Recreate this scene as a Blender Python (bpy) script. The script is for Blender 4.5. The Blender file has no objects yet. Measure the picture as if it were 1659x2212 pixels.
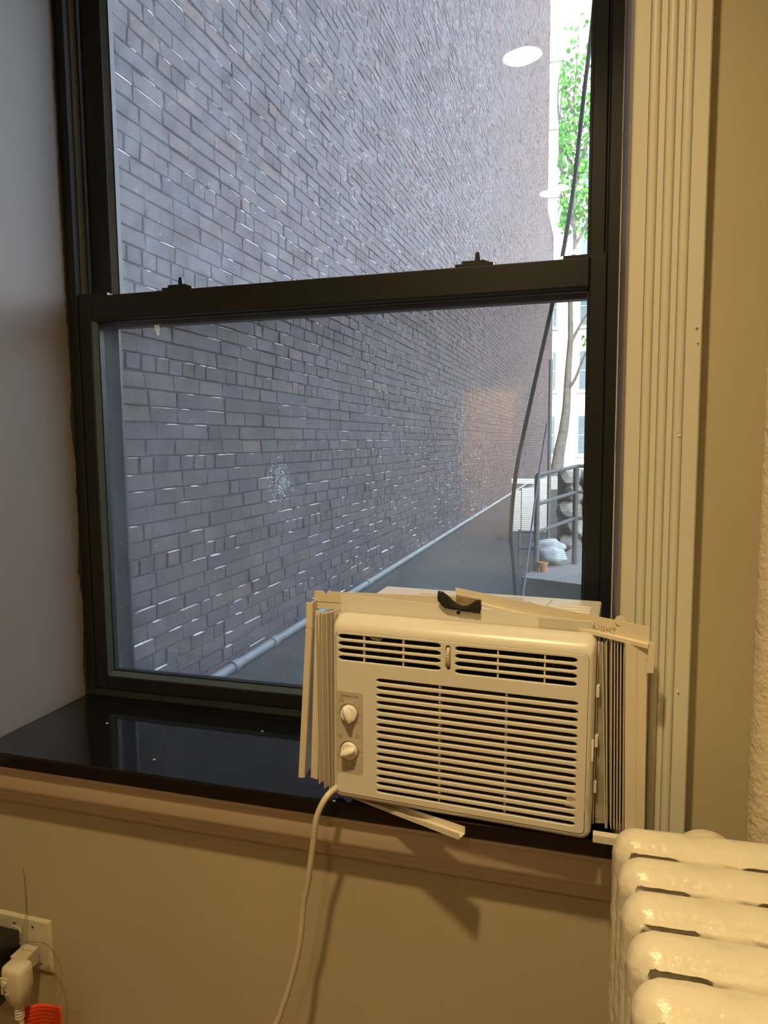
import bpy, bmesh, math, random
from mathutils import Vector, Matrix, noise

C = bpy.context.scene.collection
SC = bpy.context.scene
ZO = 1.35            # eye height above the floor: shapes below are written with z measured from eye height
PI = math.pi

# ------------------------------------------------------------------ camera, sky, sun, exposure
cam_d = bpy.data.cameras.new('camera'); cam = bpy.data.objects.new('camera', cam_d); C.objects.link(cam)
cam_d.sensor_fit = 'HORIZONTAL'; cam_d.sensor_width = 36.0; cam_d.lens = 1533.4 / 1659 * 36.0
cam_d.clip_start = 0.02; cam_d.clip_end = 200
def cam_matrix(pitch, yaw, roll):
    cy, sy = math.cos(yaw), math.sin(yaw)
    fwd = Vector((-sy * math.cos(pitch), cy * math.cos(pitch), -math.sin(pitch)))
    right = Vector((cy, sy, 0)); up = right.cross(fwd)
    c, s = math.cos(roll), math.sin(roll)
    r2 = right * c + up * s; u2 = -right * s + up * c
    m = Matrix((r2, u2, -fwd)).transposed().to_4x4()
    return m
cam.matrix_world = Matrix.Translation((0, 0, ZO)) @ cam_matrix(9.811e-2, .28993, -.0078246)
SC.camera = cam

world = bpy.data.worlds.new('world'); SC.world = world; world.use_nodes = True
wn = world.node_tree.nodes; wn.clear()
wo = wn.new('ShaderNodeOutputWorld'); bg = wn.new('ShaderNodeBackground'); sky = wn.new('ShaderNodeTexSky')
sky.sky_type = 'NISHITA'; sky.sun_disc = False; sky.sun_elevation = math.radians(34); sky.sun_rotation = math.radians(166)
sky.air_density = 1.0; sky.dust_density = 3.0; sky.ozone_density = 1.0
hsv = wn.new('ShaderNodeHueSaturation'); hsv.inputs['Saturation'].default_value = 0.6
bg.inputs['Strength'].default_value = 2.4
world.node_tree.links.new(sky.outputs[0], hsv.inputs['Color'])
world.node_tree.links.new(hsv.outputs[0], bg.inputs['Color']); world.node_tree.links.new(bg.outputs[0], wo.inputs['Surface'])

sun_d = bpy.data.lights.new('sun', 'SUN'); sun_d.energy = 5.0; sun_d.angle = math.radians(0.6); sun_d.color = (1.0, .96, .88)
sun = bpy.data.objects.new('sun', sun_d); C.objects.link(sun)
sun.rotation_euler = Vector((.20, -.80, .55)).to_track_quat('Z', 'Y').to_euler(); sun.location = (5, -2, 20)

LAMP_POWER = 14.2
LAMP_COL = (1.0, .71, .33)
SC.view_settings.view_transform = 'Standard'; SC.view_settings.look = 'None'
SC.view_settings.gamma = 1.0; SC.view_settings.use_curve_mapping = False
SC.view_settings.exposure = 0.0
SC.cycles.max_bounces = 10; SC.cycles.transparent_max_bounces = 24
SC.cycles.diffuse_bounces = 5; SC.cycles.glossy_bounces = 4
SC.cycles.use_denoising = True
SC.cycles.sample_clamp_indirect = 6.0

# ------------------------------------------------------------------ materials
def newmat(name):
    m = bpy.data.materials.new(name); m.use_nodes = True
    nt = m.node_tree; nt.nodes.clear()
    return m, nt, nt.nodes, nt.links
def pbr(name, col, rough=.5, metal=0., var=0., vscale=8., bump=0., bscale=60., spec=.5, coat=0., col2=None, dirt=None, bump2=0., b2scale=8., stretch=None):
    m, nt, n, l = newmat(name)
    out = n.new('ShaderNodeOutputMaterial'); b = n.new('ShaderNodeBsdfPrincipled'); l.new(b.outputs[0], out.inputs[0])
    b.inputs['Base Color'].default_value = (*col, 1); b.inputs['Roughness'].default_value = rough
    b.inputs['Metallic'].default_value = metal; b.inputs['Specular IOR Level'].default_value = spec
    b.inputs['Coat Weight'].default_value = coat
    tc = n.new('ShaderNodeTexCoord'); src = tc.outputs['Object']
    if stretch:
        mp = n.new('ShaderNodeMapping'); mp.inputs['Scale'].default_value = stretch; l.new(src, mp.inputs[0]); src = mp.outputs[0]
    if var or col2:
        t = n.new('ShaderNodeTexNoise'); t.inputs['Scale'].default_value = vscale; t.inputs['Detail'].default_value = 6; l.new(src, t.inputs['Vector'])
        mx = n.new('ShaderNodeMix'); mx.data_type = 'RGBA'
        rp = n.new('ShaderNodeMapRange'); rp.inputs[1].default_value = .35; rp.inputs[2].default_value = .65; l.new(t.outputs[0], rp.inputs[0])
        c2 = col2 if col2 else tuple(c * (1 - var) for c in col)
        mx.inputs[6].default_value = (*col, 1); mx.inputs[7].default_value = (*c2, 1); l.new(rp.outputs[0], mx.inputs[0])
        last = mx.outputs[2]
        if dirt:
            dc, dscale, dth = dirt
            t2 = n.new('ShaderNodeTexNoise'); t2.inputs['Scale'].default_value = dscale; t2.inputs['Detail'].default_value = 9; t2.inputs['Roughness'].default_value = .7; l.new(src, t2.inputs['Vector'])
            r2 = n.new('ShaderNodeMapRange'); r2.inputs[1].default_value = dth; r2.inputs[2].default_value = dth + .08; l.new(t2.outputs[0], r2.inputs[0])
            m2 = n.new('ShaderNodeMix'); m2.data_type = 'RGBA'; l.new(r2.outputs[0], m2.inputs[0]); l.new(last, m2.inputs[6]); m2.inputs[7].default_value = (*dc, 1)
            last = m2.outputs[2]
        l.new(last, b.inputs['Base Color'])
    prev = None
    for st, sc_ in ((bump2, b2scale), (bump, bscale)):
        if st:
            t = n.new('ShaderNodeTexNoise'); t.inputs['Scale'].default_value = sc_; t.inputs['Detail'].default_value = 4; l.new(src, t.inputs['Vector'])
            bp = n.new('ShaderNodeBump'); bp.inputs['Strength'].default_value = st; bp.inputs['Distance'].default_value = .002 if st is bump else .006
            l.new(t.outputs[0], bp.inputs['Height'])
            if prev: l.new(prev.outputs[0], bp.inputs['Normal'])
            prev = bp
    if prev: l.new(prev.outputs[0], b.inputs['Normal'])
    return m

M = {}
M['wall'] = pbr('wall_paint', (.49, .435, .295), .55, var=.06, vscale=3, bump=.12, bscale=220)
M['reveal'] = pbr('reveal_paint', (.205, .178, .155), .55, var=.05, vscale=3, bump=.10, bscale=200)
M['ceiling'] = pbr('ceiling_paint', (.74, .70, .62), .7, var=.04)
M['floor'] = pbr('floor_wood', (.20, .10, .045), .4, var=.35, vscale=5, stretch=(1, 8, 1))
M['trimpaint'] = pbr('trim_paint', (.65, .635, .54), .33, var=.03, vscale=5, bump=.06, bscale=90)
M['apron'] = pbr('apron_paint', (.56, .47, .355), .30, var=.04, vscale=4, bump=.05, bscale=60)
M['frame'] = pbr('window_frame_dark', (.0100, .0122, .0135), .40, var=.2, vscale=20, bump=.04, bscale=300)
M['liner'] = pbr('balance_liner', (.30, .26, .2), .25, metal=.8)
M['bead'] = pbr('glazing_bead', (.06, .10, .15), .35, metal=.0, var=.15, vscale=40)
M['caulk'] = pbr('ragged_paint_edge', (.035, .030, .024), .6, bump=.4, bscale=200)
M['stone'] = pbr('black_stone', (.006, .006, .006), .07, var=.3, vscale=300, spec=.55)
M['plastic'] = pbr('aged_white_plastic', (.745, .715, .64), .30, var=.035, vscale=9, bump=.02, bscale=500, dirt=((.60, .50, .36), 14, .70))
M['panel'] = pbr('control_panel_plastic', (.52, .475, .385), .40, var=.05, vscale=30)
M['knob'] = pbr('knob_plastic', (.86, .83, .75), .28, var=.02)
M['slotdark'] = pbr('dark_cavity', (.020, .018, .015), .7)
M['filter'] = pbr('filter_mesh_dark', (.035, .030, .024), .8, bump=.5, bscale=900)
M['vane'] = pbr('black_vane', (.055, .050, .045), .45)
M['metalwhite'] = pbr('white_painted_steel', (.78, .76, .71), .33, var=.04, vscale=12, bump=.02, bscale=300)
M['curtain'] = pbr('pleat_plastic', (.73, .68, .57), .42, var=.06, vscale=20, dirt=((.50, .42, .30), 25, .66))
M['curtain2'] = pbr('frame_plastic', (.74, .67, .53), .40, var=.05, vscale=12, dirt=((.40, .31, .2), 40, .69))
M['ink'] = pbr('print_ink', (.05, .045, .04), .5)
M['inkgrey'] = pbr('print_ink_grey', (.22, .22, .22), .6)
M['paper'] = pbr('label_paper', (.72, .73, .72), .5)
M['foam'] = pbr('black_foam', (.014, .014, .013), .95, bump=.9, bscale=250, bump2=.6, b2scale=90)
M['foamwood'] = pbr('bare_foam_back', (.40, .30, .17), .9, var=.5, vscale=60)
M['cord'] = pbr('cream_cord', (.66, .58, .42), .42, var=.06, vscale=20, dirt=((.30, .21, .12), 70, .70))
M['radiator'] = pbr('thick_old_radiator_paint', (.73, .68, .555), .30, var=.07, vscale=18, bump=.45, bscale=110, bump2=.62, b2scale=34, dirt=((.60, .44, .26), 22, .69))
M['pipe'] = pbr('thick_pipe_paint', (.70, .62, .47), .42, var=.06, vscale=20, bump=.8, bscale=170, bump2=.5, b2scale=60)
M['plate'] = pbr('ivory_plate', (.60, .56, .42), .35, var=.05, vscale=30)
M['plug'] = pbr('plug_plastic', (.66, .61, .49), .40, var=.04, vscale=30)
M['blackpl'] = pbr('black_plastic', (.012, .011, .010), .45)
M['orange'] = pbr('orange_tag', (.85, .085, .015), .45, var=.06, vscale=40, bump=.2, bscale=200)
M['orangeink'] = pbr('orange_tag_print', (.38, .03, .008), .5)
M['screw'] = pbr('screw_metal', (.55, .52, .45), .3, metal=.9)
M['string'] = pbr('thin_string', (.20, .13, .06), .6)
M['mortar'] = pbr('old_mortar', (.050, .048, .048), .95, var=.3, vscale=30, bump=.6, bscale=120)
M['lit_edge'] = pbr('painted_lit_edge', (.95, .95, .93), .9)  # near-white tone painted as sky light catching the brick ledges
M['gutter'] = pbr('pale_pipe_paint', (.20, .24, .26), .5, var=.2, vscale=6)
M['asphalt'] = pbr('dark_roofing', (.035, .036, .036), .85, var=.35, vscale=10, bump=.5, bscale=90)
M['concrete'] = pbr('pale_concrete', (.27, .28, .27), .85, var=.2, vscale=3, bump=.3, bscale=60)
M['facade'] = pbr('pale_facade', (.46, .50, .46), .8, var=.05, vscale=2)
M['farglass'] = pbr('far_window_glass', (.10, .14, .17), .08, spec=.8)
M['farframe'] = pbr('far_window_frame', (.30, .33, .34), .5)
M['rail'] = pbr('grey_railing_paint', (.16, .165, .165), .5)
M['fence'] = pbr('white_board', (.88, .93, .88), .6, var=.06, vscale=3)
M['rock'] = pbr('grey_rock', (.42, .43, .41), .9, var=.35, vscale=5, bump=.8, bscale=30)
M['bark'] = pbr('bark', (.085, .085, .078), .9, var=.4, vscale=14, bump=.8, bscale=50)
M['cable'] = pbr('black_cable', (.012, .012, .014), .6)
M['palewire'] = pbr('pale_wire', (.55, .65, .85), .4)
M['bag'] = pbr('pale_plastic_sack', (.62, .72, .76), .3, var=.3, vscale=8)
M['terracotta'] = pbr('terracotta', (.55, .27, .12), .7)
M['hall'] = pbr('hall_paint', (.75, .66, .50), .7)
M['wood'] = pbr('warm_door_wood', (.42, .20, .07), .4, var=.3, vscale=6, stretch=(6, 6, 1))
M['film'] = pbr('grey_plastic_film', (.42, .40, .33), .22, var=.25, vscale=30, bump=.6, bscale=90)
def speck_mat():
    m, nt, n, l = newmat('white_speck')
    out = n.new('ShaderNodeOutputMaterial'); d = n.new('ShaderNodeBsdfDiffuse'); t = n.new('ShaderNodeBsdfTranslucent')
    d.inputs[0].default_value = (.9, .92, .92, 1); t.inputs[0].default_value = (.95, .97, .98, 1)
    mx = n.new('ShaderNodeMixShader'); mx.inputs[0].default_value = .75; l.new(d.outputs[0], mx.inputs[1]); l.new(t.outputs[0], mx.inputs[2]); l.new(mx.outputs[0], out.inputs[0])
    return m
M['speck'] = speck_mat()

def brick_mat():
    m, nt, n, l = newmat('grimy_brick')
    out = n.new('ShaderNodeOutputMaterial'); b = n.new('ShaderNodeBsdfPrincipled'); l.new(b.outputs[0], out.inputs[0])
    oi = n.new('ShaderNodeObjectInfo'); ge = n.new('ShaderNodeNewGeometry')
    ad = n.new('ShaderNodeMath'); ad.operation = 'ADD'; l.new(oi.outputs['Random'], ad.inputs[0]); l.new(ge.outputs['Random Per Island'], ad.inputs[1])
    fr = n.new('ShaderNodeMath'); fr.operation = 'FRACT'; l.new(ad.outputs[0], fr.inputs[0])
    cr = n.new('ShaderNodeValToRGB'); e = cr.color_ramp.elements
    e[0].position = 0; e[0].color = (.088, .073, .076, 1); e[1].position = 1; e[1].color = (.125, .094, .088, 1)
    x = e.new(.35); x.color = (.105, .088, .094, 1); x = e.new(.7); x.color = (.080, .075, .085, 1)
    l.new(fr.outputs[0], cr.inputs[0])
    tc = n.new('ShaderNodeTexCoord'); t = n.new('ShaderNodeTexNoise'); t.inputs['Scale'].default_value = 9; t.inputs['Detail'].default_value = 8; t.inputs['Roughness'].default_value = .65
    l.new(ge.outputs['Position'], t.inputs['Vector'])
    mr = n.new('ShaderNodeMapRange'); mr.inputs[1].default_value = .3; mr.inputs[2].default_value = .7; mr.inputs[3].default_value = .62; mr.inputs[4].default_value = 1.45; l.new(t.outputs[0], mr.inputs[0])
    mu = n.new('ShaderNodeVectorMath'); mu.operation = 'SCALE'; l.new(cr.outputs[0], mu.inputs[0]); l.new(mr.outputs[0], mu.inputs['Scale'])
    l.new(mu.outputs[0], b.inputs['Base Color']); b.inputs['Roughness'].default_value = .8; b.inputs['Specular IOR Level'].default_value = .06
    t2 = n.new('ShaderNodeTexNoise'); t2.inputs['Scale'].default_value = 60; t2.inputs['Detail'].default_value = 5; l.new(ge.outputs['Position'], t2.inputs['Vector'])
    bp = n.new('ShaderNodeBump'); bp.inputs['Strength'].default_value = .5; bp.inputs['Distance'].default_value = .004; l.new(t2.outputs[0], bp.inputs['Height']); l.new(bp.outputs[0], b.inputs['Normal'])
    return m
M['brick'] = brick_mat()

def glass_mat(name, tint, dust, dustscale, lo=.4, hi=.75, edge=None):
    """clear pane with a film of dust on it"""
    m, nt, n, l = newmat(name)
    out = n.new('ShaderNodeOutputMaterial')
    tr = n.new('ShaderNodeBsdfTransparent'); tr.inputs[0].default_value = (*tint, 1)
    gl = n.new('ShaderNodeBsdfGlossy'); gl.inputs['Roughness'].default_value = 0.0
    fr = n.new('ShaderNodeFresnel'); fr.inputs[0].default_value = 1.62
    m1 = n.new('ShaderNodeMixShader'); l.new(fr.outputs[0], m1.inputs[0]); l.new(tr.outputs[0], m1.inputs[1]); l.new(gl.outputs[0], m1.inputs[2])
    di = n.new('ShaderNodeBsdfDiffuse'); di.inputs[0].default_value = (.78, .82, .86, 1)
    tl = n.new('ShaderNodeBsdfTranslucent'); tl.inputs[0].default_value = (.78, .82, .88, 1)
    m2 = n.new('ShaderNodeMixShader'); m2.inputs[0].default_value = .72; l.new(di.outputs[0], m2.inputs[1]); l.new(tl.outputs[0], m2.inputs[2])
    ge = n.new('ShaderNodeNewGeometry')
    t = n.new('ShaderNodeTexNoise'); t.inputs['Scale'].default_value = dustscale; t.inputs['Detail'].default_value = 8; t.inputs['Roughness'].default_value = .7; l.new(ge.outputs['Position'], t.inputs['Vector'])
    mr = n.new('ShaderNodeMapRange'); mr.inputs[1].default_value = lo; mr.inputs[2].default_value = hi; mr.inputs[3].default_value = dust * .75; mr.inputs[4].default_value = dust * 1.7; l.new(t.outputs[0], mr.inputs[0])
    fac = mr.outputs[0]
    if edge:       # dirt gathered along the left and bottom rim of the pane
        x0, z0, wd, amt = edge
        sp = n.new('ShaderNodeSeparateXYZ'); l.new(ge.outputs['Position'], sp.inputs[0])
        prev = fac
        for ch, v in (('X', x0), ('Z', z0)):
            e = n.new('ShaderNodeMapRange'); e.interpolation_type = 'SMOOTHSTEP'; e.inputs[1].default_value = v; e.inputs[2].default_value = v + wd; e.inputs[3].default_value = amt; e.inputs[4].default_value = 0
            l.new(sp.outputs[ch], e.inputs[0])
            a = n.new('ShaderNodeMath'); a.operation = 'ADD'; l.new(prev, a.inputs[0]); l.new(e.outputs[0], a.inputs[1]); prev = a.outputs[0]
        fac = prev
    m3 = n.new('ShaderNodeMixShader'); l.new(fac, m3.inputs[0]); l.new(m1.outputs[0], m3.inputs[1]); l.new(m2.outputs[0], m3.inputs[2])
    l.new(m3.outputs[0], out.inputs[0])
    return m
M['glass_clean'] = glass_mat('pane_glass', (.985, .995, .99), .004, 6)
M['glass_up'] = glass_mat('pane_glass_dusty_upper', (.96, .985, 1.0), .155, 14)
M['glass_lo'] = glass_mat('pane_glass_dusty_lower', (.97, .99, .985), .095, 10, edge=(-1.066, .79, .05, .05))

def screen_mat():
    m, nt, n, l = newmat('insect_screen_mesh')
    out = n.new('ShaderNodeOutputMaterial')
    tr = n.new('ShaderNodeBsdfTransparent'); di = n.new('ShaderNodeBsdfDiffuse'); di.inputs[0].default_value = (.20, .225, .23, 1)
    ge = n.new('ShaderNodeNewGeometry')
    w = n.new('ShaderNodeTexWave'); w.wave_type = 'BANDS'; w.bands_direction = 'Z'; w.inputs['Scale'].default_value = 75; w.inputs['Distortion'].default_value = .3; w.inputs['Detail'].default_value = 0
    l.new(ge.outputs['Position'], w.inputs['Vector'])
    mr = n.new('ShaderNodeMapRange'); mr.inputs[3].default_value = .20; mr.inputs[4].default_value = .33; l.new(w.outputs['Fac'], mr.inputs[0])
    t = n.new('ShaderNodeTexNoise'); t.inputs['Scale'].default_value = 260; t.inputs['Detail'].default_value = 3; l.new(ge.outputs['Position'], t.inputs['Vector'])
    th = n.new('ShaderNodeMapRange'); th.inputs[1].default_value = .68; th.inputs[2].default_value = .72; th.inputs[3].default_value = 0; th.inputs[4].default_value = .5; l.new(t.outputs[0], th.inputs[0])
    ad = n.new('ShaderNodeMath'); ad.operation = 'ADD'; ad.use_clamp = True; l.new(mr.outputs[0], ad.inputs[0]); l.new(th.outputs[0], ad.inputs[1])
    mx = n.new('ShaderNodeMixShader'); l.new(ad.outputs[0], mx.inputs[0]); l.new(tr.outputs[0], mx.inputs[1]); l.new(di.outputs[0], mx.inputs[2]); l.new(mx.outputs[0], out.inputs[0])
    return m
M['screen'] = screen_mat()
def tape_mat(nm, op):
    m, nt, n, l = newmat(nm)
    out = n.new('ShaderNodeOutputMaterial'); tr = n.new('ShaderNodeBsdfTransparent'); b = n.new('ShaderNodeBsdfPrincipled')
    b.inputs['Base Color'].default_value = (.74, .70, .57, 1); b.inputs['Roughness'].default_value = .25
    t = n.new('ShaderNodeTexNoise'); t.inputs['Scale'].default_value = 70; bp = n.new('ShaderNodeBump'); bp.inputs['Strength'].default_value = .5; bp.inputs['Distance'].default_value = .001
    l.new(t.outputs[0], bp.inputs['Height']); l.new(bp.outputs[0], b.inputs['Normal'])
    mx = n.new('ShaderNodeMixShader'); mx.inputs[0].default_value = op; l.new(tr.outputs[0], mx.inputs[1]); l.new(b.outputs[0], mx.inputs[2]); l.new(mx.outputs[0], out.inputs[0])
    return m
M['tape'] = tape_mat('yellowed_tape', .72); M['tape2'] = tape_mat('clear_tape', .22)
def leaf_mat():
    m, nt, n, l = newmat('spring_leaf')
    out = n.new('ShaderNodeOutputMaterial'); d = n.new('ShaderNodeBsdfDiffuse'); t = n.new('ShaderNodeBsdfTranslucent')
    ge = n.new('ShaderNodeNewGeometry'); cr = n.new('ShaderNodeValToRGB'); e = cr.color_ramp.elements
    e[0].color = (.035, .14, .035, 1); e[1].color = (.12, .33, .06, 1); l.new(ge.outputs['Random Per Island'], cr.inputs[0])
    l.new(cr.outputs[0], d.inputs[0]); l.new(cr.outputs[0], t.inputs[0])
    mx = n.new('ShaderNodeMixShader'); mx.inputs[0].default_value = .5; l.new(d.outputs[0], mx.inputs[1]); l.new(t.outputs[0], mx.inputs[2]); l.new(mx.outputs[0], out.inputs[0])
    return m
M['leaf'] = leaf_mat()
def emit(name, col, s):
    m, nt, n, l = newmat(name); out = n.new('ShaderNodeOutputMaterial'); e = n.new('ShaderNodeEmission')
    e.inputs[0].default_value = (*col, 1); e.inputs[1].default_value = s; l.new(e.outputs[0], out.inputs[0]); return m
M['lamp'] = emit('lamp_lens', (1.0, .80, .48), 60)

# ------------------------------------------------------------------ mesh helpers
class MB:
    def __init__(s): s.v = []; s.f = []
    def add(s, vs, fs):
        o = len(s.v); s.v += [Vector(v) for v in vs]; s.f += [tuple(i + o for i in f) for f in fs]; return s
    def box(s, x0, x1, y0, y1, z0, z1):
        return s.add([(x0, y0, z0), (x1, y0, z0), (x1, y1, z0), (x0, y1, z0), (x0, y0, z1), (x1, y0, z1), (x1, y1, z1), (x0, y1, z1)],
                     [(0, 3, 2, 1), (4, 5, 6, 7), (0, 1, 5, 4), (1, 2, 6, 5), (2, 3, 7, 6), (3, 0, 4, 7)])
    def hexa(s, p):      # eight corners in box order
        return s.add(p, [(0, 3, 2, 1), (4, 5, 6, 7), (0, 1, 5, 4), (1, 2, 6, 5), (2, 3, 7, 6), (3, 0, 4, 7)])
    def prism(s, poly, axis, a, b, cap=True):    # poly of 2-D points extruded along axis
        def P(p, t): return (t, p[0], p[1]) if axis == 0 else ((p[0], t, p[1]) if axis == 1 else (p[0], p[1], t))
        n = len(poly); vs = [P(p, a) for p in poly] + [P(p, b) for p in poly]
        fs = [(i, (i + 1) % n, n + (i + 1) % n, n + i) for i in range(n)]
        if cap: fs += [tuple(range(n))[::-1], tuple(range(n, 2 * n))]
        return s.add(vs, fs)
    def tube(s, pts, r, n=10, cap=True):
        pts = [Vector(p) for p in pts]; N = len(pts); rr = r if isinstance(r, (list, tuple)) else [r] * N
        vs = []; up = None
        for i, p in enumerate(pts):
            d = (pts[min(i + 1, N - 1)] - pts[max(i - 1, 0)]).normalized()
            if up is None: up = d.orthogonal().normalized()
            up = (up - d * up.dot(d)).normalized(); sd = d.cross(up)
            for k in range(n):
                a = 2 * PI * k / n; vs.append(p + (up * math.cos(a) + sd * math.sin(a)) * rr[i])
        fs = [(i * n + k, i * n + (k + 1) % n, (i + 1) * n + (k + 1) % n, (i + 1) * n + k) for i in range(N - 1) for k in range(n)]
        if cap: fs += [tuple(range(n))[::-1], tuple(range((N - 1) * n, N * n))]
        return s.add(vs, fs)
    def disc(s, c, r, ax=1, h=.001, n=20, sx=1, sz=1):
        c = Vector(c); vs = []
        for t in (0, h):
            for k in range(n):
                a = 2 * PI * k / n; p = [0, 0, 0]; o = [i for i in range(3) if i != ax]
                p[o[0]] = r * sx * math.cos(a); p[o[1]] = r * sz * math.sin(a); p[ax] = t; vs.append(c + Vector(p))
        fs = [(k, (k + 1) % n, n + (k + 1) % n, n + k) for k in range(n)] + [tuple(range(n))[::-1], tuple(range(n, 2 * n))]
        return s.add(vs, fs)
    def lathe(s, c, prof, ax=1, n=28):      # prof: (radius, distance along the axis)
        c = Vector(c); vs = []; o = [i for i in range(3) if i != ax]
        for r, t in prof:
            for k in range(n):
                a = 2 * PI * k / n; p = [0, 0, 0]; p[o[0]] = r * math.cos(a); p[o[1]] = r * math.sin(a); p[ax] = t; vs.append(c + Vector(p))
        fs = [(i * n + k, i * n + (k + 1) % n, (i + 1) * n + (k + 1) % n, (i + 1) * n + k) for i in range(len(prof) - 1) for k in range(n)]
        fs += [tuple(range(n))[::-1], tuple(range((len(prof) - 1) * n, len(prof) * n))]
        return s.add(vs, fs)
    def build(s, name, mat, parent=None, smooth=None, bevel=0, seg=2, fix=True, **tags):
        me = bpy.data.meshes.new(name); me.from_pydata([tuple(v) for v in s.v], [], s.f)
        if fix:
            bm = bmesh.new(); bm.from_mesh(me); bmesh.ops.recalc_face_normals(bm, faces=bm.faces); bm.to_mesh(me); bm.free()
        return link(name, me, mat, parent, smooth, bevel, seg, **tags)
def link(name, me, mat, parent=None, smooth=None, bevel=0, seg=2, **tags):
    if isinstance(mat, str): mat = M[mat]
    if not me.materials: me.materials.append(mat)
    if smooth is not None:
        me.shade_smooth() if hasattr(me, 'shade_smooth') else None
        me.set_sharp_from_angle(angle=math.radians(smooth))
    o = bpy.data.objects.new(name, me); C.objects.link(o)
    if parent: o.parent = parent
    else: o.location.z = ZO
    if bevel:
        b = o.modifiers.new('bevel', 'BEVEL'); b.width = bevel; b.segments = seg; b.limit_method = 'ANGLE'; b.angle_limit = math.radians(35)
    for k, v in tags.items(): o[k] = v
    return o
def thing(name, label=None, cat=None, loc=(0, 0, 0), rotz=0, group=None, kind=None):
    o = bpy.data.objects.new(name, None); C.objects.link(o); o.location = (loc[0], loc[1], loc[2] + ZO); o.rotation_euler = (0, 0, rotz)
    o.empty_display_size = .05
    if label: o['label'] = label
    if cat: o['category'] = cat
    if group: o['group'] = group
    if kind: o['kind'] = kind
    return o
def curve_plate(outer, holes, depth, bevel):
    """flat plate in the u-v plane with holes, thickness along y"""
    cu = bpy.data.curves.new('tmp', 'CURVE'); cu.dimensions = '2D'; cu.fill_mode = 'BOTH'
    cu.extrude = depth / 2; cu.bevel_depth = bevel; cu.bevel_resolution = 1; cu.offset = -bevel if bevel else 0
    for poly in [outer] + holes:
        sp = cu.splines.new('POLY'); sp.points.add(len(poly) - 1); sp.use_cyclic_u = True
        for i, p in enumerate(poly): sp.points[i].co = (p[0], p[1], 0, 1)
    o = bpy.data.objects.new('tmp', cu); C.objects.link(o)
    dg = bpy.context.evaluated_depsgraph_get(); me = bpy.data.meshes.new_from_object(o.evaluated_get(dg)); bpy.data.objects.remove(o)
    me.transform(Matrix.Rotation(PI / 2, 4, 'X'))
    return me
def text_mesh(txt, size, depth=.0002, align='CENTER', sx=1.0):
    cu = bpy.data.curves.new('tmp', 'FONT'); cu.body = txt; cu.size = size; cu.extrude = depth; cu.align_x = align; cu.resolution_u = 2
    o = bpy.data.objects.new('tmp', cu); C.objects.link(o)
    dg = bpy.context.evaluated_depsgraph_get(); me = bpy.data.meshes.new_from_object(o.evaluated_get(dg)); bpy.data.objects.remove(o)
    me.transform(Matrix.Rotation(PI / 2, 4, 'X') @ Matrix.Scale(sx, 4, (1, 0, 0)))
    return me
def merge(meshes):      # list of (mesh, matrix)
    mb = MB()
    for me, mt in meshes:
        mb.add([mt @ v.co for v in me.vertices], [tuple(p.vertices) for p in me.polygons])
    return mb
def rrect(x0, x1, z0, z1, r, n=6):
    pts = []
    for cx, cz, a0 in ((x1 - r, z0 + r, -90), (x1 - r, z1 - r, 0), (x0 + r, z1 - r, 90), (x0 + r, z0 + r, 180)):
        for k in range(n + 1):
            a = math.radians(a0 + 90 * k / n); pts.append((cx + r * math.cos(a), cz + r * math.sin(a)))
    return pts
rnd = random.Random(7)

# ------------------------------------------------------------------ the room shell
XL, XR, YB, ZC, ZF = -2.4, .44, -3.6, 1.35, -1.35
YW = 1.083                                   # inner face of the window wall
RL, RR = -1.136, .036                        # window opening
mb = MB()
mb.box(XL, RL, YW, 1.47, ZF, ZC); mb.box(RR, XR, YW, 1.47, ZF, ZC)
mb.box(RL, RR, YW, 1.47, ZF, -.611); mb.box(RL, RR, YW, 1.47, 1.24, ZC)
wf = mb.build('wall_front', 'wall', kind='structure')
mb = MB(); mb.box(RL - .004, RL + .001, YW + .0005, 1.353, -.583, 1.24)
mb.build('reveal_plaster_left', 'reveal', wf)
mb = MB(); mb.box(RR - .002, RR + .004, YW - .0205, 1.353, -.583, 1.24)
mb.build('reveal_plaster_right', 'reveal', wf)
MB().box(XL - .1, XL, YB, 1.5, ZF, ZC).build('wall_left', 'wall', kind='structure')
MB().box(XR, XR + .1, YB, 1.5, ZF, ZC).build('wall_right', 'wall', kind='structure')
mb = MB(); mb.box(XL - .1, -1.18, YB - .1, YB, ZF, ZC); mb.box(-.70, XR + .1, YB - .1, YB, ZF, ZC); mb.box(-1.18, -.70, YB - .1, YB, .44, ZC)
mb.build('wall_back', 'wall', kind='structure')
MB().box(XL - .1, XR + .1, YB - .1, 1.5, ZF - .1, ZF).build('floor', 'floor', kind='structure')
MB().box(XL - .1, XR + .1, YB - .1, 1.5, ZC, ZC + .1).build('ceiling', 'ceiling', kind='structure')

# ------------------------------------------------------------------ window
win = thing('window_1', loc=(0, 0, 0), kind='structure')
YF = 1.355
# fixed frame
mb = MB()
mb.box(-1.136, -1.111, YF - .003, 1.46, -.5815, 1.24); mb.box(.0125, .036, YF - .003, 1.46, -.5815, 1.24)
mb.box(-1.111, .0125, YF - .003, 1.46, 1.20, 1.24); mb.box(-1.111, .0125, YF + .002, 1.46, -.5815, -.568)
mb.box(-1.111, -1.106, YF + .033, YF + .037, .33, 1.2); mb.box(.008, .0125, YF + .033, YF + .037, .33, 1.2)
mb.build('outer_frame', 'frame', win, bevel=.0015)
MB().prism([(YF - .010, -.5818), (YF - .010, -.5785), (YF + .003, -.569), (YF + .003, -.5818)], 0, -1.134, .034).build('sill_bead', 'frame', win)
MB().box(-1.1105, -1.1065, YF + .012, YF + .03, .326, 1.2).build('balance_liner', 'liner', win)
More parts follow.
